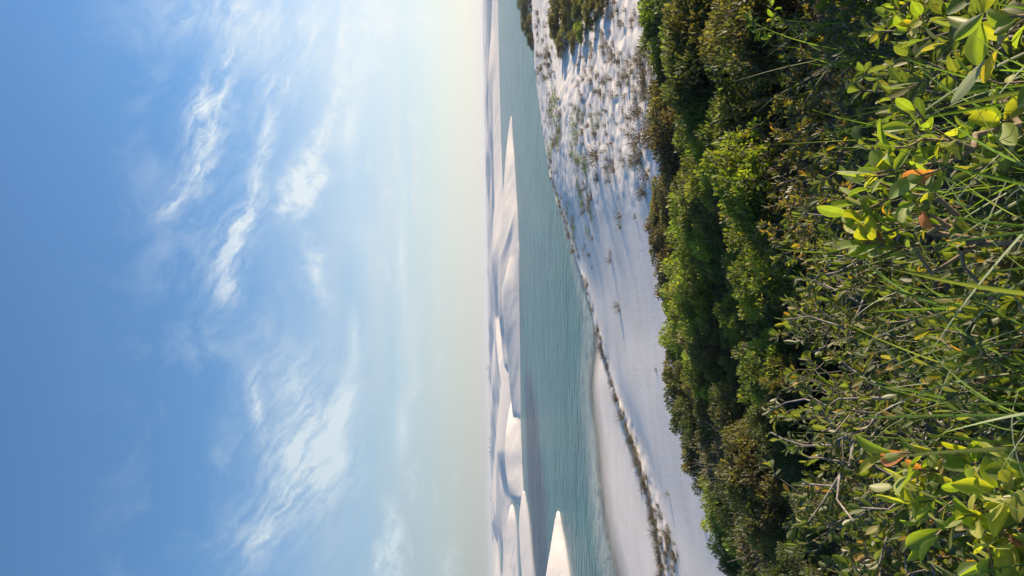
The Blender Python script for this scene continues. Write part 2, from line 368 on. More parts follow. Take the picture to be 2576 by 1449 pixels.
def water_material():
    m, t, out = mat('lagoon_water')
    g = t.new('ShaderNodeNewGeometry'); P = g.outputs['Position']
    att = t.new('ShaderNodeAttribute'); att.attribute_name = 'depth'; dep = att.outputs['Fac']
    band_att = t.new('ShaderNodeAttribute'); band_att.attribute_name = 'dark_band'
    sw = t.noise(P, 0.06, 4, .6)
    c = t.mix(t.step(dep, 0.05, 1.3), (0.42, 0.45, 0.38, 1), (0.022, 0.142, 0.140, 1))
    c = t.mix(t.math('MULTIPLY', t.step(sw, .35, .7), .45), c, (0.030, 0.115, 0.140, 1))
    c = t.mix(t.math('MULTIPLY', band_att.outputs['Fac'], t.step(t.noise(P, 0.30, 4, .6), .25, .6, .6, 1.0)), c, (0.020, 0.045, 0.095, 1))  # slate-blue band, coloured darker and less glossy than the other water
    mp = t.new('ShaderNodeMapping'); mp.inputs['Rotation'].default_value = (0, 0, 0.35); mp.inputs['Scale'].default_value = (0.55, 1.0, 1); t.l.new(P, mp.inputs[0])
    w1 = t.noise(mp.outputs[0], 0.55, 3, .55, .3); w2 = t.noise(mp.outputs[0], 2.2, 4, .6, .5); w3 = t.noise(P, 0.09, 2, .5)
    amp = t.step(w3, .3, .7, .6, 1.2)
    h = t.math('MULTIPLY', t.math('ADD', t.math('MULTIPLY', w1, 0.55), t.math('MULTIPLY', w2, 0.17)), amp)
    n = bump(t, h, 1.0, 1.0)
    p = pbsdf(t, c, 0.24, 0.20, n); p.inputs['IOR'].default_value = 1.33
    t.put(p.inputs['Specular IOR Level'], t.math('SUBTRACT', 0.20, t.math('MULTIPLY', band_att.outputs['Fac'], 0.17)))
    tr = t.new('ShaderNodeBsdfTransparent')
    mx = t.new('ShaderNodeMixShader')
    t.put(mx.inputs[0], t.step(t.math('ADD', dep, t.math('MULTIPLY', t.math('SUBTRACT', w1, .5), .15)), 0.0, 0.45, .05, 1.0))
    t.l.new(tr.outputs[0], mx.inputs[1]); t.l.new(p.outputs[0], mx.inputs[2])
    t.l.new(mx.outputs[0], out.inputs[0]); return m

def leaf_material(name, trans=0.45, rough=0.42, gloss=0.10, hue_push=(1.15, 1.12, 0.45), spots=0.0, sheen=0.30):
    """leaf: colour from the mesh ('tint') times the object's own colour; light shines through it"""
    m, t, out = mat(name)
    a = t.new('ShaderNodeAttribute'); a.attribute_name = 'tint'
    oi = t.new('ShaderNodeObjectInfo')
    c = t.mix(1.0, a.outputs['Color'], oi.outputs['Color'], 'MULTIPLY')
    g = t.new('ShaderNodeNewGeometry')
    nz = t.noise(g.outputs['Position'], 60, 3, .6)
    c = t.mix(t.step(nz, .3, .7, 0, .35), c, t.mix(1.0, c, (0.62, 0.60, 0.55, 1), 'MULTIPLY'))
    if spots:
        c = t.mix(t.math('MULTIPLY', t.step(t.noise(g.outputs['Position'], 48, 2, .5), .66, .72), spots), c, (0.06, 0.035, 0.015, 1))
    back = t.mix(0.25, c, (0.15, 0.165, 0.07, 1))
    c2 = t.mix(g.outputs['Backfacing'], c, back)
    d = t.new('ShaderNodeBsdfDiffuse'); t.put(d.inputs[0], c2)
    tl = t.new('ShaderNodeBsdfTranslucent'); t.put(tl.inputs[0], t.mix(1.0, c, hue_push + (1,), 'MULTIPLY'))
    m1 = t.new('ShaderNodeMixShader'); m1.inputs[0].default_value = trans; t.l.new(d.outputs[0], m1.inputs[1]); t.l.new(tl.outputs[0], m1.inputs[2])
    gl = t.new('ShaderNodeBsdfGlossy'); gl.inputs[0].default_value = (1, 1, 1, 1); gl.inputs[1].default_value = rough + .12
    fr = t.new('ShaderNodeFresnel'); fr.inputs[0].default_value = 1.42
    m2 = t.new('ShaderNodeMixShader'); t.put(m2.inputs[0], t.math('MINIMUM', t.math('ADD', t.math('MULTIPLY', fr.outputs[0], sheen), gloss * 0.15), 0.10))
    t.l.new(m1.outputs[0], m2.inputs[1]); t.l.new(gl.outputs[0], m2.inputs[2])
    t.l.new(m2.outputs[0], out.inputs[0]); return m

def bark_material():
    m, t, out = mat('grey_bark')
    g = t.new('ShaderNodeNewGeometry'); oi = t.new('ShaderNodeObjectInfo')
    n1 = t.noise(g.outputs['Position'], 35, 5, .65); n2 = t.noise(g.outputs['Position'], 6, 3, .5)
    c = t.mix(t.step(n1, .3, .7), (0.20, 0.185, 0.17, 1), (0.46, 0.44, 0.41, 1))
    c = t.mix(t.step(n2, .45, .75, 0, .5), c, (0.13, 0.11, 0.09, 1))
    c = t.mix(1.0, c, oi.outputs['Color'], 'MULTIPLY')
    p = pbsdf(t, c, 0.85, 0.2, bump(t, n1, .5, .003)); t.l.new(p.outputs[0], out.inputs[0]); return m

SAND = sand_material(); WATER = water_material(); BARK = bark_material()
LEAF = leaf_material('leaf_surface', trans=.56, rough=.5, hue_push=(1.75, 1.80, .40), spots=.85); FINE = leaf_material('fine_leaf', trans=0.52, rough=0.45, hue_push=(1.7, 1.65, .5))
BLADE = leaf_material('grass_blade', trans=0.55, rough=0.6, gloss=0.0, sheen=0.15, hue_push=(1.5, 1.6, 0.45))
DRY = leaf_material('dry_plant', trans=0.22, rough=0.7, gloss=0.0, hue_push=(1.1, 1.0, 0.7))

# ------------------------------------------------------------------ mesh helpers
def mesh_from(name, V, F, mtl, tint=None, smooth=False, attrs=None):
    """V (n,3); F (m,3) or (m,4) int array, or a list of such arrays"""
    V = np.asarray(V, np.float32); Fs = F if isinstance(F, list) else [F]
    Fs = [np.asarray(f, np.int32) for f in Fs if len(f)]
    me = bpy.data.meshes.new(name)
    nl = sum(f.size for f in Fs); nf = sum(len(f) for f in Fs)
    me.vertices.add(len(V)); me.loops.add(nl); me.polygons.add(nf)
    me.vertices.foreach_set('co', V.ravel())
    me.loops.foreach_set('vertex_index', np.concatenate([f.ravel() for f in Fs]))
    sizes = np.concatenate([np.full(len(f), f.shape[1], np.int32) for f in Fs])
    me.polygons.foreach_set('loop_start', np.concatenate([[0], np.cumsum(sizes)[:-1]]).astype(np.int32))
    if smooth: me.polygons.foreach_set('use_smooth', np.ones(nf, bool))
    if tint is not None:
        ca = me.color_attributes.new('tint', 'FLOAT_COLOR', 'POINT')
        ca.data.foreach_set('color', np.concatenate([np.asarray(tint, np.float32), np.ones((len(V), 1), np.float32)], 1).ravel())
    for k, v in (attrs or {}).items():
        at = me.attributes.new(k, 'FLOAT', 'POINT'); at.data.foreach_set('value', np.asarray(v, np.float32))
    me.materials.append(mtl)
    me.update(calc_edges=True)
    return me
def link(name, me, parent=None, loc=None, color=None):
    o = bpy.data.objects.new(name, me); col.objects.link(o)
    if parent is not None: o.parent = parent
    if loc is not None: o.location = loc
    if color is not None: o.color = (*color, 1)
    return o
def empty(name, loc):
    o = bpy.data.objects.new(name, None); col.objects.link(o); o.location = loc; o.empty_display_size = 0.1; return o
def tag(o, label=None, cat=None, group=None, kind=None):
    if label: o['label'] = label
    if cat: o['category'] = cat
    if group: o['group'] = group
    if kind: o['kind'] = kind
    return o
def grid_faces(nr, nc):
    i = np.arange(nr - 1)[:, None] * nc + np.arange(nc - 1)[None, :]
    return np.stack([i, i + nc, i + nc + 1, i + 1], -1).reshape(-1, 4)[:, ::-1]

# ------------------------------------------------------------------ ground and water
tcols = np.concatenate([np.linspace(-1.6, -0.5, 40, endpoint=False), np.linspace(-0.5, 0.5, 400), np.linspace(0.5, 1.9, 52)[1:]])
yrows = np.concatenate([[-30, -12, -5, -2, -0.6], np.geomspace(0.6, 22, 70, endpoint=False), np.linspace(22, 110, 300, endpoint=False),
                        np.geomspace(110, 700, 300, endpoint=False), np.geomspace(700, 4500, 110)])
TG, YG = np.meshgrid(tcols, yrows)
XG = TG * np.maximum(YG, 6.0)
ZG = land(XG, YG)
ky = smooth_cols(np.where(YG < 6, XG / 6.0, TG), KY)
litter = (1 - sstep(YG, ky[..., 4] * 1.02, ky[..., 5] * 1.0)).ravel()
V = np.stack([XG, YG, ZG], -1).reshape(-1, 3)
me = mesh_from('dune_sand', V, grid_faces(len(yrows), len(tcols)), SAND, smooth=True, attrs={'litter': litter})
tag(link('ground', me), 'white quartz sand of the bank, the mound and the far dunes', kind='structure')

wt = np.linspace(-1.6, 1.9, 330); wy = np.concatenate([np.linspace(34, 130, 150, endpoint=False), np.geomspace(130, 900, 120)])
TW, YW = np.meshgrid(wt, wy); XW = TW * YW
depth = -land(XW, YW)
wp = np.array([at_z(1345, 1250, 0), at_z(1352, 1449, 0)])
pxw = np.stack(seen_at([0, 10, 0]), -1)
def dark_band_of(x, y):  # how strongly the dark slate band colours each water point
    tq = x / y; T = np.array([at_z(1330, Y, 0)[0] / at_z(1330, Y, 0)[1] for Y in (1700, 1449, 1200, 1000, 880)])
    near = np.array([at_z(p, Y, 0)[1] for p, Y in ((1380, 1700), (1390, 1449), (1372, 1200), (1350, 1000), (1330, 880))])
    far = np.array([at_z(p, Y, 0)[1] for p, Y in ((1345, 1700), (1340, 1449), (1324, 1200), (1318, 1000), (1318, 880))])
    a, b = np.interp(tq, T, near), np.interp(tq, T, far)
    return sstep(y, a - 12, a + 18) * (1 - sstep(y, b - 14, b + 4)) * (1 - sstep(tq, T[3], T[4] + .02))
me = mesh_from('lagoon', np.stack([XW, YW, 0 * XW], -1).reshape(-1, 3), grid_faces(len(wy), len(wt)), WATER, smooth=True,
               attrs={'depth': np.maximum(depth, 0).ravel(), 'dark_band': dark_band_of(XW, YW).ravel()})
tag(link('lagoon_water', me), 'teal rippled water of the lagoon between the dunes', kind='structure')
pl = mesh_from('plain', [[-9000, -9000, -4], [9000, -9000, -4], [9000, 9000, -4], [-9000, 9000, -4]], np.array([[0, 1, 2, 3]]), SAND, attrs={'litter': [0, 0, 0, 0]})
tag(link('terrain', pl), 'flat sand plain under the dunes reaching the horizon', kind='structure')

# ------------------------------------------------------------------ plant building blocks
def unit(v): return v / np.maximum(np.linalg.norm(v, axis=-1, keepdims=True), 1e-9)
def frames(D, up):
    D = unit(D); N = up - (up * D).sum(-1, keepdims=True) * D; N = unit(N); return D, N, np.cross(D, N)
def leaves_mesh(P, D, N, L, Wd, C, full=False):
    """many small leaves: each a folded blade of two halves"""
    D, N, S = frames(D, N); L = L[:, None]; w = Wd[:, None] / 2; n = len(P)
    if full:
        pts = [P, P + D * L * .35 + S * w * .85 + N * w * .25, P + D * L * .72 + S * w * .9 + N * w * .2, P + D * L - N * L * .08,
               P + D * L * .72 - S * w * .9 + N * w * .2, P + D * L * .35 - S * w * .85 + N * w * .25]
        V = np.stack(pts, 1).reshape(-1, 3); b = np.arange(n)[:, None] * 6
        F = np.concatenate([b + [0, 1, 2, 3], b + [0, 3, 4, 5]]); k = 6
    else:
        pts = [P, P + D * L * .55 + S * w + N * w * .3, P + D * L, P + D * L * .55 - S * w + N * w * .3]
        V = np.stack(pts, 1).reshape(-1, 3); b = np.arange(n)[:, None] * 4
        F = np.concatenate([b + [0, 1, 2], b + [0, 2, 3]]); k = 4
    T = np.repeat(C, k, axis=0)
    return V, F, T
def tube(path, r0, r1, sides=5):
    path = np.asarray(path, float); n = len(path)
    tan = unit(np.gradient(path, axis=0)); ref = np.array([0.31, 0.95, 0.1])
    a = unit(np.cross(tan, ref)); b = np.cross(tan, a); r = np.linspace(r0, r1, n)[:, None, None]
    th = np.arange(sides) / sides * 2 * math.pi
    V = path[:, None] + r * (a[:, None] * np.cos(th)[None, :, None] + b[:, None] * np.sin(th)[None, :, None])
    i = np.arange(n - 1)[:, None] * sides; j = np.arange(sides)[None]; jn = (j + 1) % sides
    F = np.stack([i + j, i + jn, i + sides + jn, i + sides + j], -1).reshape(-1, 4)
    return V.reshape(-1, 3), F
class Heap:
    def __init__(s): s.V = []; s.F4 = []; s.F3 = []; s.T = []; s.n = 0
    def add(s, V, F, T):
        (s.F4 if F.shape[1] == 4 else s.F3).append(F + s.n); s.V.append(V)
        s.T.append(np.broadcast_to(np.asarray(T, float), V.shape)); s.n += len(V)
    def mesh(s, name, m, smooth=False):
        Fs = []
        if s.F4: Fs.append(np.concatenate(s.F4))
        if s.F3: Fs.append(np.concatenate(s.F3))
        return mesh_from(name, np.concatenate(s.V), Fs, m, tint=np.concatenate(s.T), smooth=smooth)
def rnd(*s): return rng.random(s)
def rdir(n): return unit(rng.normal(size=(n, 3)))

def crown_shape(n, lobes, leaf, palette, full=False, flat=0.8, spread=1.0, seed=0):
    """a dome of leafy lobes, about 1 m in radius and 1 m high; palette = list of (colour, weight)"""
    global rng
    keep = rng; rng = np.random.default_rng(seed)
    cols = np.array([p[0] for p in palette]); wts = np.array([p[1] for p in palette]); wts = wts / wts.sum()
    th = rnd(lobes) * 6.283; rr = np.sqrt(rnd(lobes)) * 0.78 * spread
    C = np.stack([rr * np.cos(th), rr * np.sin(th), 0.16 + 0.55 * (1 - rr ** 2) * (0.35 + 0.9 * rnd(lobes)) + 0.10 * rnd(lobes)], -1)
    lr = 0.11 + 0.20 * rnd(lobes) ** 1.4
    share = lr ** 2 / (lr ** 2).sum(); idx = rng.choice(lobes, n, p=share)
    d = rdir(n); d[:, 2] = np.where(d[:, 2] < -0.35, -d[:, 2], d[:, 2])
    rad = lr[idx] * (0.40 + 0.72 * rnd(n) ** 0.6)
    P = C[idx] + d * rad[:, None] * np.array([1, 1, flat])
    P[:, 2] = np.maximum(P[:, 2], 0.02)
    D = unit(d * 0.7 + rdir(n) * 0.8 + np.array([0, 0, .35]))
    N = unit(d * 0.5 + rdir(n) * 0.7 + np.array([0, 0, .6]))
    L = leaf * (0.5 + 1.0 * rnd(n) ** 1.5); Wd = L * (0.42 + 0.18 * rnd(n))
    lobe_k = 0.62 + 0.75 * rnd(lobes)
    ci = rng.choice(len(cols), n, p=wts); lc = rng.choice(len(cols), lobes, p=wts)
    ci = np.where(rnd(n) < 0.55, lc[idx], ci)
    colr = cols[ci] * (lobe_k[idx] * (0.75 + 0.5 * rnd(n)))[:, None]
    V, F, T = leaves_mesh(P, D, N, L, Wd, colr, full)
    top = np.percentile(V[:, 2], 99); V[:, 2] /= top; C[:, 2] /= top
    stems = Heap()
    for i in range(lobes):
        e = C[i]; m1 = e * np.array([.45, .45, .5]) + rng.normal(size=3) * .06
        v, f = tube([(0.06 * math.cos(th[i]), 0.06 * math.sin(th[i]), -.15), m1, e], .018, .007, 4); stems.add(v, f, (1, 1, 1))
        for k in range(4):
            dd = rdir(1)[0]; dd[2] = abs(dd[2]); q = e + dd * lr[i] * (0.7 + .55 * rng.random())
            v, f = tube([m1 * .3 + e * .7, (e + q) / 2 + rng.normal(size=3) * .03, q], .006, .0025, 3); stems.add(v, f, (1, 1, 1))
    rng = keep
    return V, F, T, stems

GR = {  # base colours of foliage
    'bright': [((.200, .265, .035), 5), ((.140, .205, .032), 3), ((.25, .27, .04), 1.5)],
    'dark':   [((.058, .090, .024), 5), ((.080, .115, .028), 3), ((.12, .125, .04), 1)],
    'olive':  [((.130, .135, .040), 5), ((.165, .150, .055), 3), ((.065, .075, .028), 2), ((.16, .12, .05), .6)],
    'brown':  [((.125, .098, .048), 5), ((.095, .085, .040), 4), ((.16, .13, .075), 2), ((.07, .08, .03), 2)],
    'glossy': [((.080, .110, .030), 5), ((.125, .145, .038), 3), ((.17, .18, .06), 1)],
    'twiggy': [((.075, .075, .030), 4), ((.11, .095, .05), 2)]}
PROTO = {}
def proto(kind, tier, variant):
    key = (kind, tier, variant)
    if key not in PROTO:
        n, leaf, full = {'far': (5600, .066, False), 'mid': (5200, .064, True)}[tier]
        if kind == 'twiggy': n = int(n * .35)
        if kind in ('glossy', 'dark'): leaf *= .9
        sd = sum(map(ord, kind)) * 7 + variant * 131 + len(tier)
        V, F, T, st = crown_shape(n, 26 + 5 * variant, leaf, GR[kind], full, seed=sd)
        if kind == 'twiggy':
            r2 = np.random.default_rng(sd)
            for k in range(90):
                a = r2.random() * 6.283; b = .35 + .9 * r2.random(); d = np.array([math.cos(a) * math.cos(b), math.sin(a) * math.cos(b), math.sin(b)])
                o_ = r2.normal(size=3) * np.array([.25, .25, .05]); l = .7 + .4 * r2.random()
                q = o_ + d * l * .6; v, f = tube([o_, q, q + (d + r2.normal(size=3) * .35) * l * .4], .008, .0025, 3); st.add(v, f, (1, 1, 1))
                for j in range(3):
                    e = q + (d + r2.normal(size=3) * .5) * l * .32; v, f = tube([q, (q + e) / 2 + r2.normal(size=3) * .02, e], .0045, .002, 3); st.add(v, f, (1, 1, 1))
        PROTO[key] = (mesh_from('crown', V, F, FINE, tint=T), st.mesh('stems', BARK))
    return PROTO[key]
YS = np.concatenate([np.linspace(0.8, 30, 400), np.linspace(30.1, 170, 700)])
def surf(x, y):
    """height of the built ground, read off its grid"""
    x = np.asarray(x, float); y = np.asarray(y, float); t = x / np.maximum(y, 6.0)
    i = np.clip(np.searchsorted(yrows, y) - 1, 0, len(yrows) - 2); j = np.clip(np.searchsorted(tcols, t) - 1, 0, len(tcols) - 2)
    u = np.clip((y - yrows[i]) / (yrows[i + 1] - yrows[i]), 0, 1); v = np.clip((t - tcols[j]) / (tcols[j + 1] - tcols[j]), 0, 1)
    return (ZG[i, j] * (1 - v) + ZG[i, j + 1] * v) * (1 - u) + (ZG[i + 1, j] * (1 - v) + ZG[i + 1, j + 1] * v) * u
def hit(px, py, h=0.0, ymin=0.8):
    """first place where the line of sight comes within h of the ground"""
    d = ray(px, py); ys = YS[YS >= ymin]; s = ys / d[1]; x = d[0] * s; z = CAM_H + d[2] * s
    g = surf(x, ys) + h
    k = np.argmax(z <= g)
    if not (z <= g).any(): return None
    return float(x[k]), float(ys[k]), float(g[k] - h)
NEAR_LIMIT = {'edge': 20, 'second': 14, 'third': 9.5, 'fourth': 7.5, 'fifth': 6, 'sixth': 5, 'seventh': 4.2, 'mass': 40}
ALL_SHRUBS = []
def shrub(px, py, h, r, kind, tier, look=None, bunch=None):
    p = hit(px, py, h * 0.95, NEAR_LIMIT[bunch])
    if p is None: return None
    x, y, z = p; v = int(rng.integers(0, 3))
    cm, sm = proto(kind, tier, v)
    zs = min(h, r * 1.25); root = empty('shrub', (x, y, z - 0.05 + h - zs)); root.rotation_euler = (rng.normal() * .06, rng.normal() * .06, rng.random() * 6.283)
    root.scale = (r, r * (0.9 + .2 * rng.random()), zs)
    k = 0.85 + 0.32 * rng.random()
    cr = link('crown', cm, root, color=(k * (0.94 + .14 * rng.random()), k, k)); cr['kind'] = 'stuff'
    st = link('stems', sm, root, color=(1, .98, .95) if kind == 'twiggy' else (.55, .5, .45))
    ALL_SHRUBS.append((root, px, py, kind, bunch or tier))
    return root

# ------------------------------------------------------------------ the thicket on the slope
def row(spec, tier, bunch):
    for (px, py, h, r, kind) in spec: shrub(px, py, h, r, kind, tier, bunch=bunch)
EDGE = [(1640, -30, 1.7, 1.7, 'bright'), (1648, 35, 1.6, 1.4, 'bright'), (1650, 95, 1.5, 1.2, 'dark'), (1656, 140, 1.4, 1.0, 'bright'),
        (1690, 190, 1.0, 1.0, 'olive'), (1672, 235, 1.2, 1.3, 'olive'), (1662, 290, 1.3, 1.4, 'olive'), (1656, 345, 1.3, 1.3, 'brown'),
        (1668, 395, 0.8, 1.1, 'brown'), (1690, 430, 0.8, 1.0, 'twiggy'), (1656, 475, 0.8, 1.1, 'brown'), (1636, 515, 0.9, 1.0, 'olive'),
        (1632, 555, 0.9, 1.1, 'brown'), (1640, 605, 1.0, 1.1, 'brown'), (1648, 655, 1.0, 1.1, 'brown'), (1655, 705, 1.0, 1.1, 'brown'),
        (1668, 755, 1.2, 1.2, 'bright'), (1672, 810, 1.3, 1.3, 'bright'), (1668, 860, 1.2, 1.0, 'bright'), (1672, 905, 1.2, 1.1, 'olive'),
        (1680, 955, 1.3, 1.2, 'glossy'), (1684, 1005, 1.3, 1.1, 'glossy'), (1700, 1055, 1.3, 1.1, 'dark'), (1712, 1105, 1.3, 1.0, 'dark'),
        (1722, 1150, 1.3, 1.0, 'olive'), (1745, 1200, 1.2, 1.0, 'dark'), (1768, 1250, 1.3, 1.0, 'bright'), (1780, 1300, 1.3, 1.0, 'bright'),
        (1792, 1345, 1.2, 0.9, 'bright'), (1808, 1390, 1.2, 0.9, 'dark'), (1828, 1440, 1.2, 1.0, 'olive'), (1850, 1500, 1.2, 1.0, 'dark')]
row(EDGE, 'far', 'edge')
SECOND = [(1700, 10, 1.5, 1.3, 'dark'), (1705, 80, 1.4, 1.2, 'bright'), (1715, 150, 1.4, 1.3, 'dark'), (1725, 225, 1.2, 1.2, 'olive'), (1715, 300, 1.2, 1.2, 'glossy'),
          (1710, 370, 1.2, 1.2, 'dark'), (1708, 435, 1.3, 1.2, 'glossy'), (1705, 500, 1.3, 1.1, 'bright'), (1702, 560, 1.4, 1.1, 'bright'), (1696, 620, 1.5, 1.1, 'bright'),
          (1690, 680, 1.5, 1.2, 'bright'), (1700, 745, 1.5, 1.1, 'bright'), (1712, 810, 1.4, 1.1, 'bright'), (1718, 870, 1.3, 1.1, 'olive'), (1720, 930, 1.4, 1.1, 'bright'),
          (1730, 990, 1.3, 1.1, 'olive'), (1745, 1050, 1.3, 1.0, 'glossy'), (1752, 1110, 1.2, 1.1, 'twiggy'), (1770, 1165, 1.2, 1.0, 'twiggy'), (1790, 1220, 1.3, 1.0, 'dark'),
          (1812, 1280, 1.2, 1.0, 'dark'), (1828, 1340, 1.2, 0.9, 'bright'), (1850, 1400, 1.2, 1.0, 'dark'), (1868, 1460, 1.2, 1.0, 'glossy')]
row(SECOND, 'far', 'second')
def fill(px0, dpx, Y0, Y1, n, h, r, kinds, tier, bunch):
    for k in range(n):
        Y = Y0 + (Y1 - Y0) * (k + 0.5) / n + rng.normal() * 10
        shrub(px0 + dpx * (k + .5) / n + rng.normal() * 8, Y, h * (0.6 + .8 * rng.random()), r * (0.75 + .5 * rng.random()), kinds[int(rng.integers(len(kinds)))], tier, bunch=bunch)
fill(1748, 0, -40, 620, 12, 1.1, .85, ['dark', 'glossy', 'olive', 'olive', 'bright'], 'mid', 'third')
fill(1725, 20, 420, 960, 12, 1.2, .80, ['bright', 'glossy', 'olive', 'bright'], 'mid', 'third')
fill(1775, 130, 960, 1480, 9, 1.2, .95, ['olive', 'dark', 'glossy', 'twiggy', 'dark'], 'mid', 'third')
fill(1790, 0, -40, 640, 13, .95, .70, ['dark', 'glossy', 'glossy', 'dark', 'olive'], 'mid', 'fourth')
fill(1790, 30, 640, 960, 7, 1.1, .72, ['olive', 'bright', 'glossy', 'olive'], 'mid', 'fourth')
fill(1825, 110, 960, 1480, 9, 1.1, .80, ['dark', 'glossy', 'dark', 'olive', 'glossy'], 'mid', 'fourth')
fill(1828, 0, -40, 640, 13, .85, .60, ['dark', 'glossy', 'glossy', 'olive'], 'mid', 'fifth')
fill(1845, 25, 640, 960, 7, 1.0, .62, ['olive', 'glossy', 'glossy', 'olive'], 'mid', 'fifth')
fill(1880, 85, 960, 1480, 8, 1.0, .70, ['glossy', 'glossy', 'dark', 'dark'], 'mid', 'fifth')
fill(1835, 40, 400, 1010, 14, 1.25, .70, ['bright', 'bright', 'glossy', 'olive'], 'mid', 'fifth')
fill(1880, 50, 540, 1010, 13, 1.05, .60, ['bright', 'glossy', 'glossy', 'olive'], 'mid', 'sixth')
fill(1905, 35, 620, 980, 6, .9, .60, ['glossy', 'glossy', 'dark', 'bright'], 'mid', 'sixth')
fill(1940, 60, 980, 1480, 8, .9, .60, ['glossy', 'dark', 'glossy', 'dark'], 'mid', 'sixth')
fill(1975, 50, 620, 1480, 11, .8, .50, ['glossy', 'dark', 'dark'], 'mid', 'seventh')
# the shrub mass on the far side of the sand mound, and the dark bank by the water
MASS = [(1385, -60, 1.7, 2.4, 'olive'), (1384, -10, 1.7, 2.2, 'olive'), (1382, 35, 1.6, 2.0, 'olive'), (1384, 75, 1.4, 1.7, 'glossy'), (1396, 108, 1.1, 1.3, 'olive'), (1412, -35, 1.5, 2.0, 'olive'), (1410, 20, 1.5, 1.9, 'olive'),
        (1412, 65, 1.3, 1.6, 'olive'), (1428, 100, 1.0, 1.2, 'olive'), (1440, -15, 1.3, 1.7, 'olive'), (1440, 35, 1.2, 1.5, 'glossy'), (1446, 72, 1.0, 1.2, 'bright'), (1470, -35, 1.1, 1.5, 'olive'), (1468, 8, 1.0, 1.3, 'olive'), (1472, 40, .9, 1.0, 'olive'),
        (1496, -25, .9, 1.2, 'olive'), (1498, 8, .8, .9, 'brown')]
row(MASS, 'far', 'mass')
BANK = [(1302, -90, 2.6, 3.4, 'dark'), (1303, -40, 2.6, 3.2, 'dark'), (1304, -5, 2.5, 2.8, 'dark'), (1308, 22, 2.3, 2.6, 'dark'), (1312, 45, 2.0, 2.4, 'dark'), (1320, 66, 1.7, 2.2, 'olive'), (1326, 88, 1.4, 1.9, 'dark'), (1333, 108, 1.0, 1.6, 'brown'), (1340, 5, 1.3, 2.0, 'brown'), (1342, 45, 1.1, 1.7, 'olive')]
for (px, py, h, r, kind) in BANK:
    p = at_z(px, py, 3.0 + h * .2); y = crest_y(p[0] / p[1]) + 1.0; q = at_y(px, py, y); x = q[0]; z = q[2] - h * .95
    cm, sm = proto(kind, 'far', int(rng.integers(3)))
    root = empty('shrub', (x, y, z)); root.scale = (r, r, h); root.rotation_euler = (0, 0, rng.random() * 6)
    c_ = link('crown', cm, root, color=(.8, .8, .8)); c_['kind'] = 'stuff'; link('stems', sm, root, color=(.5, .45, .4))
    ALL_SHRUBS.append((root, px, py, kind, 'bank'))

# ------------------------------------------------------------------ plants in the open sand
def tuft_mesh(name, n, h, spread, width, cols, leafn=0, leaf=.03, droop=.3, seed=0, m=None):
    r = np.random.default_rng(seed); H = Heap(); cols = np.array(cols)
    for k in range(n):
        a = r.random() * 6.283; t = r.random() ** .7 * spread; d = np.array([math.cos(a) * math.sin(t), math.sin(a) * math.sin(t), math.cos(t)])
        b = np.array([math.cos(a), math.sin(a), 0]) * .12 * h * r.random(); l = h * (.55 + .6 * r.random())
        s = np.cross(d, r.normal(size=3)); s = s / np.linalg.norm(s) * width * (.6 + .8 * r.random())
        p1 = b + d * l * .55; p2 = b + d * l - np.array([0, 0, droop * l * t * .5]) + np.array([math.cos(a), math.sin(a), 0]) * droop * l * .3
        V = np.array([b - s, b + s, p1 + s * .8, p1 - s * .8, p2]); c = cols[r.integers(len(cols))] * (.7 + .6 * r.random())
        H.add(V, np.array([[0, 1, 2, 3]]), c); H.F3.append(np.array([[3, 2, 4]]) + H.n - 5)
    if leafn:
        P = r.normal(size=(leafn, 3)) * np.array([.36, .36, .16]) * spread * h + np.array([0, 0, h * .32]); P[:, 2] = np.abs(P[:, 2]) + .01
        V, F, T = leaves_mesh(P, unit(r.normal(size=(leafn, 3)) + np.array([0, 0, .6])), unit(r.normal(size=(leafn, 3)) + np.array([0, 0, 1])), leaf * (.6 + .8 * r.random(leafn)), leaf * .55 * (.7 + .6 * r.random(leafn)),
                              cols[r.integers(len(cols), size=leafn)] * (.75 + .5 * r.random((leafn, 1))))
        H.add(V, F, T)
    return H.mesh(name, m or DRY)
BR = [(.13, .10, .06), (.17, .13, .08), (.10, .09, .05), (.20, .16, .10)]
OL = [(.10, .105, .045), (.13, .12, .06), (.08, .085, .04), (.16, .13, .075)]
GN = [(.10, .15, .045), (.07, .12, .04), (.13, .17, .06)]
GO = [(.13, .10, .05), (.10, .085, .04), (.075, .07, .035), (.18, .14, .07)]
TUFT = {
    'twig': [tuft_mesh('tuft', 30, .50, .75, .006, OL + BR, 60, .045, .15, 10 + i) for i in range(4)],
    'dry':  [tuft_mesh('bush', 34, .42, 1.2, .007, BR, 130, .05, .2, 20 + i) for i in range(4)],
    'vine': [tuft_mesh('vine', 10, .22, 1.5, .006, OL, 95, .085, .3, 30 + i, FINE) for i in range(3)],
    'bank': [tuft_mesh('grass', 60, .60, 1.0, .007, GO, 40, .05, .7, 40 + i) for i in range(4)]}
for me_ in TUFT['vine']:
    pass
# vines: spread their leaves flat over the sand
def vine_mesh(seed):
    r = np.random.default_rng(seed); n = 110; H = Heap()
    P = r.normal(size=(n, 3)) * np.array([.42, .42, .10]); P[:, 2] = .05 + np.abs(P[:, 2])
    V, F, T = leaves_mesh(P, unit(r.normal(size=(n, 3)) + np.array([0, 0, .5])), unit(r.normal(size=(n, 3)) * .6 + np.array([0, 0, 1])), .09 * (.6 + .7 * r.random(n)), .065 * (.6 + .7 * r.random(n)), np.array(GN)[r.integers(3, size=n)] * (.7 + .6 * r.random((n, 1))))
    H.add(V, F, T)
    for k in range(7):
        a = r.random() * 6.283; v, f = tube([(0, 0, 0), (.3 * math.cos(a), .3 * math.sin(a), .08), (.75 * math.cos(a + .3), .75 * math.sin(a + .3), .03)], .008, .003, 3); H.add(v, f, (.14, .11, .07))
    return H.mesh('vine', FINE)
TUFT['vine'] = [vine_mesh(50 + i) for i in range(3)]
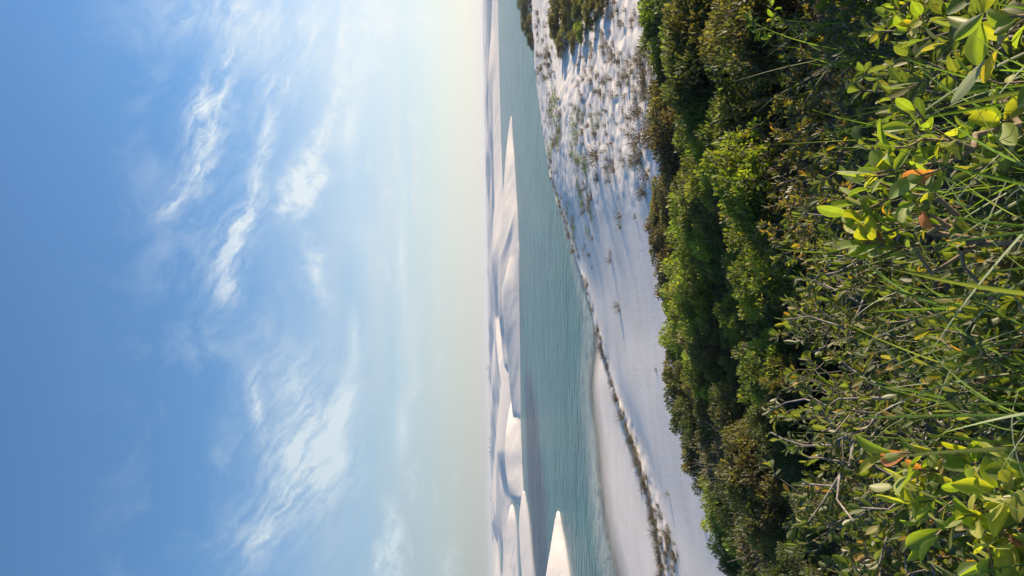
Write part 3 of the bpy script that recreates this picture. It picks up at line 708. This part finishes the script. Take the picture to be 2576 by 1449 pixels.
NAMES = {'twig': ('grass_tuft', 'grass tuft'), 'dry': ('dry_bush', 'bush'), 'vine': ('creeping_vine', 'vine'), 'bank': ('bank_grass', 'grass')}
TUFTS = []
def tuft(px, py, kind, size, label, group, lift=0.0):
    p = hit(px, py, 0.02, 18)
    if p is None or p[2] < 0.12: return
    ms = TUFT[kind]; o_ = link(NAMES[kind][0], ms[int(rng.integers(len(ms)))], None, (p[0], p[1], p[2] - .03 + lift))
    s = size * (.65 + .7 * rng.random()); o_.scale = (s * (.9 + .3 * rng.random()), s, s * (.8 + .4 * rng.random())); o_.rotation_euler = (rng.normal() * .1, rng.normal() * .1, rng.random() * 6.283)
    k = .8 + .45 * rng.random(); o_.color = (k, k, k * .95, 1)
    TUFTS.append((o_, label, NAMES[kind][1], group))
def sprinkle(n, pxs, Ys, kinds, size, lab, grp, ok=None):
    for _ in range(n):
        for tries in range(20):
            px = pxs[0] + (pxs[1] - pxs[0]) * rng.random(); py = Ys[0] + (Ys[1] - Ys[0]) * rng.random()
            if ok is None or ok(px, py): break
        k = kinds[int(rng.integers(len(kinds)))]
        tuft(px, py, k, size, lab[k], grp + ' ' + NAMES[k][1])
smooth_hollow = lambda px, py: not (1385 < px < 1445 + .25 * (260 - py) and 110 < py < 300 and px < 1450)
sprinkle(70, (1455, 1645), (0, 230), ['twig', 'dry', 'twig'], .95, {'twig': 'wiry olive tuft on the sunlit sand mound below the shrub mass', 'dry': 'low brown bush on the sunlit sand mound below the shrub mass'}, 'mound upper', lambda a, b: a > 1525 - b * .55)
sprinkle(95, (1430, 1650), (130, 430), ['twig', 'dry', 'twig', 'dry'], .85, {'twig': 'wiry olive tuft on the sunlit mound facing the thicket edge', 'dry': 'low brown bush on the sunlit mound facing the thicket edge'}, 'mound lower', smooth_hollow)
sprinkle(70, (1450, 1640), (20, 330), ['twig', 'twig', 'dry'], .55, {'twig': 'small wiry tuft scattered over the sunlit sand mound', 'dry': 'small brown bush scattered over the sunlit sand mound'}, 'mound scatter', lambda a, b: a > 1528 - b * .55 and smooth_hollow(a, b))
sprinkle(26, (1600, 1655), (230, 520), ['dry', 'dry', 'twig'], 1.3, {'twig': 'tall wiry tuft in the brown brush at the thicket edge', 'dry': 'dense brown bush in the brush at the thicket edge'}, 'edge brush')
sprinkle(42, (1350, 1425), (30, 200), ['twig', 'dry', 'bank'], 1.3, {'twig': 'olive tuft on the bank above the water beside the shrub mass', 'dry': 'brown bush on the bank above the water beside the shrub mass', 'bank': 'golden grass on the bank above the water beside the shrub mass'}, 'upper bank', lambda a, b: a < 1378 + b * .12)
sprinkle(26, (1372, 1412), (235, 385), ['vine', 'vine', 'dry'], 1.3, {'vine': 'green leafy creeper beside the water bank', 'dry': 'brown bush among the green creepers by the water'}, 'bank creepers')
sprinkle(20, (1440, 1510), (250, 350), ['vine', 'dry', 'twig'], 1.0, {'vine': 'green leafy creeper in the middle of the mound', 'dry': 'brown bush beside the creepers in the middle of the mound', 'twig': 'olive tuft beside the creepers in the middle of the mound'}, 'mound creepers')
def on_trail(a, b): return abs(a - (1452 + (b - 370) * .17)) < 22 - (b - 370) * .035
sprinkle(64, (1435, 1520), (360, 610), ['dry', 'twig', 'vine', 'dry'], .8, {'vine': 'leafy creeper in the trail of plants down the shaded sand', 'dry': 'dark bush in the trail of plants down the shaded sand', 'twig': 'olive tuft in the trail of plants down the shaded sand'}, 'trail', on_trail)
def by_bank(a, b): return 4 < a - np.interp(b, [350, 450, 570, 640], [1368, 1385, 1420, 1447]) < 34
sprinkle(52, (1375, 1480), (350, 640), ['dry', 'vine', 'twig'], .8, {'vine': 'leafy creeper on shaded sand just inside the water bank', 'dry': 'dark bush on shaded sand just inside the water bank', 'twig': 'olive tuft on shaded sand just inside the water bank'}, 'inside bank', by_bank)
for (px, py, kind, s, lab) in [
    (1505, 395, 'dry', 2.3, 'large brown bush standing alone on the shaded sand past the mound'), (1500, 382, 'twig', 1.8, 'upright tuft beside the large lone bush on shaded sand'), (1541, 408, 'dry', 1.5, 'round brown bush casting a long shadow, second from the thicket'),
    (1545, 430, 'dry', 1.2, 'small brown bush just below the round one with the long shadow'), (1569, 402, 'dry', 1.4, 'brown bush casting a long shadow, between two other lone bushes'), (1570, 418, 'twig', 1.0, 'wiry tuft touching the brown bush with the long shadow'),
    (1591, 412, 'dry', 1.4, 'lone brown bush closest to the brown brush at the edge'), (1596, 395, 'twig', 1.2, 'tuft behind the lone bush closest to the brush'), (1535, 455, 'twig', 1.1, 'thin dark tuft alone on the shaded sand in mid slope'),
    (1503, 440, 'dry', 1.0, 'small bush alone between the plant trail and the long shadows'), (1506, 452, 'dry', .9, 'smaller of two bushes between the plant trail and long shadows'), (1562, 545, 'dry', 1.3, 'dark bush with the longest shadow on the sand'),
    (1563, 572, 'dry', 1.3, 'second dark bush beneath the one with the longest shadow'), (1600, 545, 'twig', 1.0, 'thin tuft at the foot of the brown thicket'), (1536, 635, 'dry', 1.1, 'bush on a small sand hummock in the open shaded sand'),
    (1537, 655, 'dry', 1.0, 'lower bush on the small sand hummock in the open shaded sand'), (1484, 642, 'dry', .7, 'tiny dark bush in open sand near the water bank'), (1490, 672, 'dry', .6, 'tiny dark bush alone by a streak of bright sand'),
    (1556, 770, 'dry', 1.0, 'little bush on the ripple ridge across the open sand'), (1560, 782, 'twig', .8, 'little tuft below the bush on the ripple ridge'), (1432, 590, 'dry', .8, 'dark bush where the water bank begins to turn'), (1443, 645, 'dry', .8, 'dark bush on the inner lip of the bank'),
    (1770, 1321, 'dry', .9, 'small reddish brown bush right by the thicket corner'), (1652, 930, 'dry', .5, 'tiny reddish plant alone on the pale sand'), (1682, 1243, 'twig', .9, 'tuft at the top of the sunlit hummocks')]:
    tuft(px, py, kind, s, lab, None)
# along the lip of the bank
bY = np.sort(np.concatenate([np.linspace(390, 1110, 74) + rng.normal(size=74) * 3, np.linspace(1110, 1449, 52) + rng.normal(size=52) * 2]))
for Y in bY:
    if 655 < Y < 690 or 745 < Y < 760 or 795 < Y < 815: continue
    px = np.interp(Y, rows_Y, crest_px) + abs(rng.normal()) * 4 + 3.0
    k = 'bank' if rng.random() < .55 else 'dry'
    z_ = 'beside the beach' if Y > 900 else 'above the water'
    tuft(px, Y, k, 1.0 if Y < 1150 else .85, {'bank': 'brown grass on the lip of the sand bank ' + z_, 'dry': 'dark bush on the lip of the sand bank ' + z_}[k], ('bank lip ' + z_ + ' ' + NAMES[k][1]))
sprinkle(64, (1640, 1715), (1225, 1449), ['twig', 'dry', 'bank'], .62, {'twig': 'wiry tuft in the sunlit hummocks at the end of the bank', 'dry': 'brown bush in the sunlit hummocks at the end of the bank', 'bank': 'golden grass in the sunlit hummocks at the end of the bank'}, 'hummocks',
         lambda a, b: 8 < a - np.interp(b, rows_Y, crest_px) < 16 + (b - 1225) * .22)
# dark scrub on the far dunes along the skyline
H = Heap(); n = 9000
ty = 1300 + 1000 * rnd(n); tx = (-.62 + .75 * rnd(n)) * ty; tz = land(tx, ty); patch = fbm(tx / 120, ty / 300, 3, 95) + np.interp(tx / ty, [-.6, -.2, .0, .1], [.25, .2, -.12, -.3])
for k in np.where((tz > 8.0) & (patch > .12))[0][:1500]:
    s = 1.6 + 1.8 * rng.random()
    v, f, t_ = leaves_mesh(np.array([[tx[k], ty[k], tz[k] + 1.2 * rng.random()]]), rdir(1), rdir(1), np.array([s * 1.5]), np.array([s]), np.array([[.05, .06, .045]])); H.add(v, f, t_)
tag(link('skyline_scrub', H.mesh('skyline_scrub', DRY)), 'dark line of scrub along the skyline beyond the dunes', kind='stuff')

# ------------------------------------------------------------------ near shrubs: every leaf that shows is a leaf
def leaf_shape(width=.46, fold=.25, curl=.25, belly=.62, twist=0.0):
    """one obovate leaf, 1 long, base at the origin, growing along +X, face to +Z; pale midrib, backlight on the rim painted into the tint"""
    V = []; T = []; us = [0, .10, .26, .44, .62, .78, .91, .98, 1.0]
    for u in us:
        k = u / belly * .5 if u < belly else .5 + (u - belly) / (1 - belly) * .5
        w = width * .5 * max(math.sin(math.pi * k) ** (.95 if u < belly else .55), .04 if u == 0 else .10)
        zc = -curl * u * u * .5; a = twist * u
        for s in (-1, -.5, 0, .5, 1):
            y = w * s; z = fold * w * abs(s) ** 1.4
            V.append((u - curl * curl * u ** 3 * .12, y * math.cos(a) - z * math.sin(a), zc + y * math.sin(a) + z * math.cos(a)))
            T.append(1.30 if s == 0 else (1.16 if abs(s) == 1 else .93))  # rim paler: backlight through its thick edge is put into the colour
    return np.array(V), grid_faces(len(us), 5)[:, ::-1], np.repeat(np.array(T)[:, None], 3, 1)
LEAF_FORMS = [leaf_shape(.46, .30, .18), leaf_shape(.50, .55, .45, .66), leaf_shape(.42, .20, -.15, .58), leaf_shape(.52, .45, .75, .68, .35), leaf_shape(.40, .75, .30, .6, -.3)]
LEAF_MESH = [mesh_from('leaf', V, F, LEAF, tint=T, smooth=True) for V, F, T in LEAF_FORMS]
NEAR_COLS = {
    'leathery': [((.100, .128, .038), 8), ((.070, .098, .030), 7), ((.155, .180, .065), 3), ((.21, .185, .045), 1.0), ((.32, .19, .035), .4), ((.18, .125, .06), .5)],
    'orange':   [((.100, .106, .036), 8), ((.078, .090, .030), 7), ((.24, .185, .035), 3), ((.36, .20, .03), 1.4), ((.20, .165, .085), 2), ((.17, .11, .05), 1)],
    'fresh':    [((.20, .27, .040), 7), ((.15, .215, .040), 4), ((.32, .34, .042), 5), ((.42, .34, .06), .6), ((.50, .20, .10), .25)],
    'broad':    [((.135, .165, .05), 5), ((.105, .145, .05), 4), ((.20, .19, .06), 1)]}
def basis(D, N):
    D, N, S = frames(D[None], N[None]); m = np.eye(4); m[:3, 0] = D[0]; m[:3, 1] = np.cross(N[0], D[0]); m[:3, 2] = N[0]; return m
class Twigs:
    """a branching skeleton that reaches towards points scattered through the crown"""
    def __init__(s, tips, base, r):
        s.nodes = [np.array(base, float)]; s.par = [-1]; s.ends = []
        order = np.argsort(np.linalg.norm(tips - s.nodes[0], axis=1))
        for i in order:
            p = tips[i]; A = np.array(s.nodes); d0 = np.linalg.norm(p - s.nodes[0])
            d = np.linalg.norm(A - p, axis=1) + 0.35 * np.array([s.depth(k) for k in range(len(A))]) * r * .25
            d = np.where(np.linalg.norm(A - s.nodes[0], axis=1) < d0 * .93, d, 1e9)
            j = int(np.argmin(d)); q = s.nodes[j]; L = np.linalg.norm(p - q); n = max(2, int(L / (.16 * r + .02)))
            prev = j; bend = rng.normal(size=3) * L * .09 + np.array([0, 0, L * .06])
            for k in range(1, n + 1):
                u = k / n; w = q + (p - q) * u + bend * math.sin(math.pi * u) + (rng.normal(size=3) * L * .02 if k < n else 0)
                s.nodes.append(w); s.par.append(prev); prev = len(s.nodes) - 1
            s.ends.append(prev)
    def depth(s, k):
        n = 0
        while k > 0 and n < 9: k = s.par[k]; n += 1
        return n / 9
    def mesh(s, r_tip, r_max, tint=(1, 1, 1)):
        n = len(s.nodes); load = np.zeros(n)
        for e in s.ends:
            k = e
            while k >= 0: load[k] += 1; k = s.par[k]
        rad = np.minimum(r_tip * np.maximum(load, 1) ** .46, r_max); H = Heap()
        for k in range(1, n):
            p = s.par[k]; a, b = s.nodes[p], s.nodes[k]
            t0 = a - (b - a) * .06
            v, f = tube([t0, b], rad[p] if load[p] < load[k] * 2.2 else rad[k] * 1.05, rad[k], 6 if rad[k] > .004 else 4); H.add(v, f, tint)
        return H.mesh('branches', BARK, smooth=True)
def leaf_sets(tw, per, L, spread, upward):
    """leaves in loose rosettes up each twig: list of (matrix, form)"""
    out = []
    for e in tw.ends:
        p = tw.nodes[e]; q = tw.nodes[tw.par[e]]; ax = unit((p - q)[None])[0]; n = int(per * (.7 + .6 * rng.random())); a0 = rng.random() * 6.283
        side = unit(np.cross(ax, rng.normal(size=3))[None])[0]; s2 = np.cross(ax, side); reach = L * 1.8
        for k in range(n):
            u = k / max(n - 1, 1); a = a0 + k * 2.4; rad = side * math.cos(a) + s2 * math.sin(a)
            d = unit((ax * (.35 + .75 * u) + rad * spread * (1.05 - .35 * u) + np.array([0, 0, upward]) + rng.normal(size=3) * .18)[None])[0]
            nn = unit((ax * .9 - rad * .45 + np.array([0, 0, .35]) + rng.normal(size=3) * .30)[None])[0]
            pos = p - ax * reach * (1 - u) * .75 + rad * .004
            m = basis(d, nn); l = L * (.62 + .55 * rng.random()) * (.75 + .35 * u if n > 4 else 1); m[:3, :3] *= l; m[:3, 3] = pos
            out.append((m, int(rng.integers(len(LEAF_FORMS)))))
    return out
def pick(palette):
    w = np.array([p[1] for p in palette]); i = rng.choice(len(palette), p=w / w.sum()); k = .78 + .45 * rng.random()
    return np.array(palette[i][0]) * k
NEAR = []
def near_shrub(px, py, y, r, kind='leathery', L=.05, tips=44, per=8, keep=150, name='leathery_shrub', spread=.75, upward=.12, squash=.8, hmin=.45, bark=(1, 1, 1), twig=(.0022, .016), form=None):
    c_ = at_y(px, py, y); x = c_[0]; g = float(surf(x, y)); top = c_[2]; h = max(top - g, hmin); rz = min(r * squash, h * .62)
    ctr = np.array([0, 0, h - rz * .9])
    d = rdir(tips); d[:, 2] = np.abs(d[:, 2]) * np.where(rnd(tips) < .2, -.5, 1); P = ctr + d * (rnd(tips) ** .45)[:, None] * np.array([r, r, rz])
    P[:, 2] = np.maximum(P[:, 2], .12)
    tw = Twigs(P, (rng.normal() * .05, rng.normal() * .05, -.08), r)
    root = empty(name, (x, y, g))
    link('branches', tw.mesh(*twig), root, color=bark)
    ls = leaf_sets(tw, per, L, spread, upward)
    eye = np.array([-x, -y, CAM_H - g])
    near = sorted(range(len(ls)), key=lambda i: np.linalg.norm(ls[i][0][:3, 3] - eye) - (.25 * ls[i][0][2, 3]))
    pal = NEAR_COLS[kind]
    for i in near[:keep]:
        m, f = ls[i]; o_ = link('leaf', LEAF_MESH[f], root, color=pick(pal)); o_.matrix_basis = Matrix(m.tolist())
    rest = near[keep:]
    if rest:
        H = Heap()
        for i in rest:
            m, f = ls[i]; V, F, T = LEAF_FORMS[f]; H.add(V @ m[:3, :3].T + m[:3, 3], F, T * pick(pal))
        fo = link('foliage', H.mesh('foliage', LEAF, smooth=True), root, color=(1, 1, 1)); fo['kind'] = 'stuff'
    NEAR.append((root, px, py, form or kind)); return root
for (px, py, y, r, kind, L) in [
    # the orange-tinged shrubs
    (1872, -30, 6.2, .75, 'orange', .050), (1880, 120, 6.0, .70, 'orange', .048), (1890, 270, 5.8, .65, 'orange', .048), (1885, 410, 5.8, .65, 'orange', .048), (1895, 540, 5.6, .60, 'orange', .046),
    (1960, 40, 4.6, .60, 'leathery', .050), (1970, 200, 4.5, .60, 'orange', .046), (1965, 350, 4.4, .55, 'orange', .046), (1970, 490, 4.3, .55, 'orange', .046), (1985, 610, 4.3, .50, 'leathery', .046),
    # the lower shrubs with bare grey boughs
    (2010, 730, 3.9, .50, 'leathery', .044), (1965, 870, 3.7, .50, 'leathery', .050), (2020, 1000, 3.6, .48, 'leathery', .050), (1950, 1120, 3.3, .50, 'leathery', .046), (2005, 1250, 3.2, .48, 'leathery', .046), (2035, 1380, 3.0, .48, 'leathery', .048), (2060, 1480, 2.9, .45, 'leathery', .048),
    (2080, 60, 3.2, .48, 'leathery', .047), (2090, 230, 3.1, .45, 'orange', .050), (2085, 400, 3.1, .45, 'leathery', .050), (2110, 560, 3.0, .42, 'leathery', .050),
    (2130, 700, 2.8, .42, 'leathery', .046), (2120, 850, 2.7, .42, 'leathery', .046), (2150, 1010, 2.5, .40, 'leathery', .046), (2140, 1180, 2.4, .42, 'leathery', .048), (2180, 1330, 2.3, .40, 'leathery', .047), (2190, 1460, 2.2, .38, 'leathery', .047),
    (2200, 110, 2.3, .38, 'broad', .055), (2230, 290, 2.2, .36, 'broad', .052), (2270, 640, 2.1, .36, 'leathery', .047), (2260, 820, 2.0, .34, 'leathery', .047), (2300, 980, 1.9, .32, 'leathery', .047), (2330, 1420, 1.7, .30, 'leathery', .06),
    (2350, 180, 1.7, .30, 'broad', .06), (2400, 700, 1.6, .30, 'leathery', .047), (2410, 900, 1.5, .28, 'leathery', .047), (2440, 1080, 1.45, .26, 'leathery', .047)]:
    far = y > 4
    near_shrub(px, py, y, r, kind, L, tips=76 if far else (62 if y > 2.6 else 42), per=11 if kind == 'orange' else 10, keep=150 if y > 2.6 else 130, bark=(.62, .58, .52), name={'orange': 'tinged_shrub', 'leathery': 'leathery_shrub', 'broad': 'broadleaf_shrub'}[kind])
# open shrubs that show their grey boughs
for (px, py, y, r, tips, L) in [(1930, 1050, 2.9, .42, 11, .052), (1985, 760, 3.2, .45, 12, .050), (1990, 1180, 2.6, .38, 12, .052), (2030, 1330, 2.4, .36, 12, .054), (2080, 1440, 2.2, .34, 12, .055), (2120, 930, 2.3, .34, 10, .05), (2000, 560, 3.4, .40, 10, .05)]:
    near_shrub(px, py, y, r, 'leathery', L, tips=tips, per=5, keep=150, name='open_shrub', spread=.85, squash=.9, twig=(.0040, .015), form='open', bark=(.78, .75, .70))
# fresh green sprigs
for (px, py, y, r, L, tips, per) in [(2115, 520, 1.5, .12, .060, 9, 7), (2190, 420, 1.4, .12, .058, 9, 6), (2250, 1230, 1.45, .15, .066, 11, 7), (2350, 1290, 1.30, .14, .066, 10, 7), (2110, 610, 1.5, .07, .062, 4, 6), (2480, 1180, 1.2, .10, .058, 6, 6), (2470, 1390, 1.3, .11, .06, 7, 6),
                                     (2490, 60, 1.25, .12, .075, 5, 5), (2430, 240, 1.4, .12, .06, 5, 6), (1890, 60, 4.4, .16, .06, 7, 7), (2230, 60, 2.2, .14, .06, 6, 7)]:
    near_shrub(px, py, y, r, 'fresh', L, tips=tips, per=per, keep=120, name='fresh_sprig', spread=.8, squash=1.0, bark=(.75, .62, .45))

# ------------------------------------------------------------------ grass
def blade_shape(bend, width, rows=8, roll=0.0):
    """a grass blade 1 long growing along +Z and arching over towards +X"""
    V = []; T = []
    for i in range(rows + 1):
        u = i / rows; a = bend * u; x = (1 - math.cos(a)) / max(bend, .01); z = math.sin(a) / max(bend, .01); w = width * (1 - u ** 2.2) * (.65 + .35 * min(u * 4, 1)) + .0004
        for s in (-1, 0, 1):
            V.append((x + (.35 * w if s else 0) * math.cos(a), s * w, z)); T.append(1.25 if s == 0 else .95)
    return np.array(V), grid_faces(rows + 1, 3), np.repeat(np.array(T)[:, None], 3, 1)
BLADES = [blade_shape(b, w) for b, w in ((.30, .0080), (.55, .0085), (.85, .0075), (.4, .0050), (.2, .0040), (1.1, .006))]
BLADE_MESH = [mesh_from('blade', V, F, BLADE, tint=T, smooth=True) for V, F, T in BLADES]
GRASS_COLS = [((.125, .210, .050), 6), ((.165, .235, .060), 5), ((.21, .25, .08), 2), ((.20, .19, .08), .15)]
STRAW = [((.30, .25, .14), 5), ((.24, .20, .10), 3), ((.20, .22, .08), 2)]
TUSSOCKS = []
def tussock(px, py, y, n, L, lean, spread, pal=GRASS_COLS):
    c_ = at_y(px, py, y); x = c_[0]; g = float(surf(x, y)); z = max(g, c_[2]) - .03
    root = empty('grass_tussock', (x, y, g)); off = z - g
    for k in range(int(n * 1.4)):
        b = rng.normal(size=2) * .05; a = rng.random() * 6.283; tilt = abs(rng.normal()) * spread; d = np.array([math.cos(a) * math.sin(tilt) + lean[0], math.sin(a) * math.sin(tilt) + lean[1], math.cos(tilt)])
        m = np.eye(4); D, N, S = frames(d[None], np.array([[math.cos(a), math.sin(a), 0.01]])); m[:3, 2] = D[0]; m[:3, 0] = N[0]; m[:3, 1] = np.cross(D[0], N[0])
        l = L * (.32 + .48 * rng.random()); m[:3, :3] *= l; m[:3, 3] = (b[0], b[1], off * (rng.random() ** .4))
        m[:3, 1] *= (.6 + .6 * rng.random()) * .46 / l
        o_ = link('blade', BLADE_MESH[int(rng.integers(len(BLADES)))], root, color=pick(pal)); o_.matrix_basis = Matrix(m.tolist())
    TUSSOCKS.append((root, px, py))
for a in [(2560, 560, 1.30, 26, .55, (.05, .0), .55), (2590, 640, 1.15, 22, .50, (.0, .05), .6), (2560, 420, 1.45, 20, .5, (-.1, .1), .5), (2570, 860, 1.25, 24, .46, (.10, .05), .5), (2520, 960, 1.35, 22, .46, (.16, .05), .45), (2580, 1060, 1.15, 18, .44, (.1, 0), .5),
          (2480, 300, 1.6, 18, .5, (-.1, 0), .5), (2330, 520, 2.0, 18, .45, (0, .05), .5), (2350, 790, 1.9, 16, .5, (.05, .0), .5), (2200, 330, 2.5, 18, .5, (-.05, 0), .5), (2050, 130, 3.6, 20, .55, (-.05, 0), .5), (2560, 150, 1.3, 16, .5, (-.15, 0), .5),
          (2300, 1100, 1.9, 16, .55, (.15, 0), .5), (2580, 1400, 1.2, 14, .45, (.05, 0), .5), (2090, 640, 3.0, 14, .5, (0, 0), .5), (2430, 480, 1.65, 20, .5, (.05, 0), .45), (2460, 760, 1.6, 20, .5, (.1, 0), .45), (2400, 900, 1.75, 20, .55, (.12, 0), .45), (2380, 1020, 1.8, 18, .5, (.1, 0), .45), (2500, 220, 1.5, 16, .45, (-.1, 0), .5), (2250, 700, 2.2, 14, .5, (.05, 0), .45)]:
    tussock(*a)
H = Heap(); nb = 3600
ys = 1.0 + 4.2 * rnd(nb) ** 1.3; ts = -.52 + 1.04 * rnd(nb); xs = ts * np.maximum(ys, 1.0) * 1.0; gz = surf(xs, ys)
for k in range(nb):
    V, F, T = BLADES[int(rng.integers(2, 6))]; a = rng.random() * 6.283; tilt = abs(rng.normal()) * .5; d = np.array([math.cos(a) * math.sin(tilt), math.sin(a) * math.sin(tilt), math.cos(tilt)])
    D, N, S = frames(d[None], np.array([[math.cos(a), math.sin(a), 0.01]])); l = .30 + .42 * rng.random()
    m = np.stack([N[0] * l, np.cross(D[0], N[0]) * .32, D[0] * l], 1)
    V3, F3, T3 = V[[0, 2, 9, 11, 18, 20, 24, 26]], np.array([[0, 1, 3, 2], [2, 3, 5, 4], [4, 5, 7, 6]]), T[[0, 2, 9, 11, 18, 20, 24, 26]]
    H.add(V3 @ m.T + np.array([xs[k], ys[k], gz[k] + .25 * rng.random()]), F3, T3 * pick(STRAW if rng.random() < .10 else GRASS_COLS[:3]))
tag(link('grass', H.mesh('grass', BLADE)), 'fine green and straw grass under the shrubs on the slope', kind='stuff')

# ------------------------------------------------------------------ the same scrub goes on to either side
def flank(name, spots, label):
    H = Heap(); pal = GR['olive'] + GR['bright'][:2] + GR['glossy']
    for i, (x, y, r, h) in enumerate(spots):
        V, F, T, st = crown_shape(2600 if y < 6 else 1800, 24, .075 if y < 6 else .085, pal, True, seed=900 + i)
        a = rng.random() * 6.283; c_, s_ = math.cos(a), math.sin(a); Rz = np.array([[c_, -s_, 0], [s_, c_, 0], [0, 0, 1]]); g = float(surf(x, y))
        H.add(V @ Rz.T * np.array([r, r, h]) + np.array([x, y, g - .05]), F, T)
    tag(link(name, H.mesh(name, FINE)), label, kind='stuff')
sl = []; sr = []
for y in (0.9, 1.6, 2.3, 3.0, 3.8, 4.7, 5.7, 7.0, 8.6, 11, 14, 17.5):
    n_ = 5 if y < 6 else 5; r_ = .42 + .05 * y ** .9 if y < 6 else .85
    for k in range(n_):
        off = .39 * y + .10 + r_ * .92 + k * r_ * 1.35; h_ = (.75 + .5 * rng.random()) * (1 if y > 2 else .8)
        sl.append((-off, y + rng.normal() * .15, r_, h_)); sr.append((off, y + rng.normal() * .15, r_, h_))
flank('undergrowth', sl, 'scrub that carries on beyond the lower edge of the view')
flank('shrubbery', sr, 'scrub that carries on beyond the upper edge of the view')

# ------------------------------------------------------------------ labels for the shrubs, told apart by look and order
ORD = ['first', 'second', 'third', 'fourth', 'fifth', 'sixth', 'seventh', 'eighth', 'ninth', 'tenth', 'eleventh', 'twelfth', 'thirteenth', 'fourteenth', 'fifteenth', 'sixteenth', 'seventeenth', 'eighteenth', 'nineteenth', 'twentieth']
LOOK = {'bright': 'bright yellow-green shrub', 'dark': 'dark green shrub', 'olive': 'olive green shrub', 'brown': 'low brown dry shrub', 'glossy': 'small-leaved glossy shrub', 'twiggy': 'bare grey twiggy shrub',
        'leathery': 'leathery olive-leaved shrub', 'orange': 'olive shrub with orange-tinged leaves', 'open': 'open grey-boughed shrub', 'fresh': 'fresh bright green sprig', 'broad': 'broad-leaved dull green shrub'}
WHERE = {'edge': 'at the sand edge', 'second': 'in the row behind the sand edge', 'third': 'in the third row of the thicket', 'fourth': 'in the fourth row of the thicket', 'fifth': 'in the fifth row of the thicket',
         'sixth': 'in the sixth row of the thicket', 'seventh': 'in the last thicket row', 'mass': 'in the shrub mass on the mound', 'bank': 'on the dark bank by the water'}
def put_labels(items, cat):
    by = {}
    for root, px, py, kind, where in items: by.setdefault((kind, where), []).append((py, root))
    for (kind, where), v in by.items():
        v.sort(key=lambda q: q[0])
        for i, (py, root) in enumerate(v):
            n = '' if len(v) == 1 else ', %s from the top' % nth(i)
            tag(root, LOOK[kind] + ' ' + where + n, cat, LOOK[kind] + 's ' + where)
def nth(i):
    if i < 20: return ORD[i]
    t_, u_ = divmod(i + 1, 10); tens = ['', '', 'twenty', 'thirty', 'forty', 'fifty', 'sixty', 'seventy'][t_]
    return tens[:-1] + 'ieth' if u_ == 0 else tens + '-' + ORD[u_ - 1]
bl = {}
for q in TUFTS: bl.setdefault((q[1], q[2], q[3]), []).append(q[0])
for (lab, cat, grp), v in bl.items():
    v.sort(key=lambda o_: seen_at(o_.location)[1])
    for i, o_ in enumerate(v): tag(o_, lab if len(v) == 1 else lab + ', ' + nth(i) + ' from the top', cat, grp)
put_labels([(r_, a, b, k, WHERE[w]) for r_, a, b, k, w in ALL_SHRUBS], 'shrub')
put_labels([(r_, a, b, k, 'back' if False else ('next to the thicket' if a < 2050 else ('in the middle of the leafy slope' if a < 2250 else 'among the grass'))) for r_, a, b, k in NEAR], 'shrub')
for i, (r_, px, py) in enumerate(sorted(TUSSOCKS, key=lambda q: q[2])):
    tag(r_, 'tussock of long green and straw grass blades, %s from the top' % nth(i), 'grass', 'grass tussocks on the slope')

# ------------------------------------------------------------------ the air
def haze_box():
    m, t, out = mat('thin_haze')
    v = t.new('ShaderNodeVolumePrincipled'); v.inputs['Color'].default_value = (0.80, 0.86, 0.94, 1); v.inputs['Density'].default_value = 0.00026; v.inputs['Anisotropy'].default_value = 0.2
    t.l.new(v.outputs[0], out.inputs['Volume'])
    x, y0, y1, z0, z1 = 9400, -9400, 9400, -6, 24
    V = [(-x, y0, z0), (x, y0, z0), (x, y1, z0), (-x, y1, z0), (-x, y0, z1), (x, y0, z1), (x, y1, z1), (-x, y1, z1)]
    F = np.array([[3, 2, 1, 0], [4, 5, 6, 7], [0, 1, 5, 4], [1, 2, 6, 5], [2, 3, 7, 6], [3, 0, 4, 7]])
    tag(link('haze', mesh_from('haze', V, F, m)), 'thin pale haze over the lagoon and the dunes', kind='stuff')
haze_box()
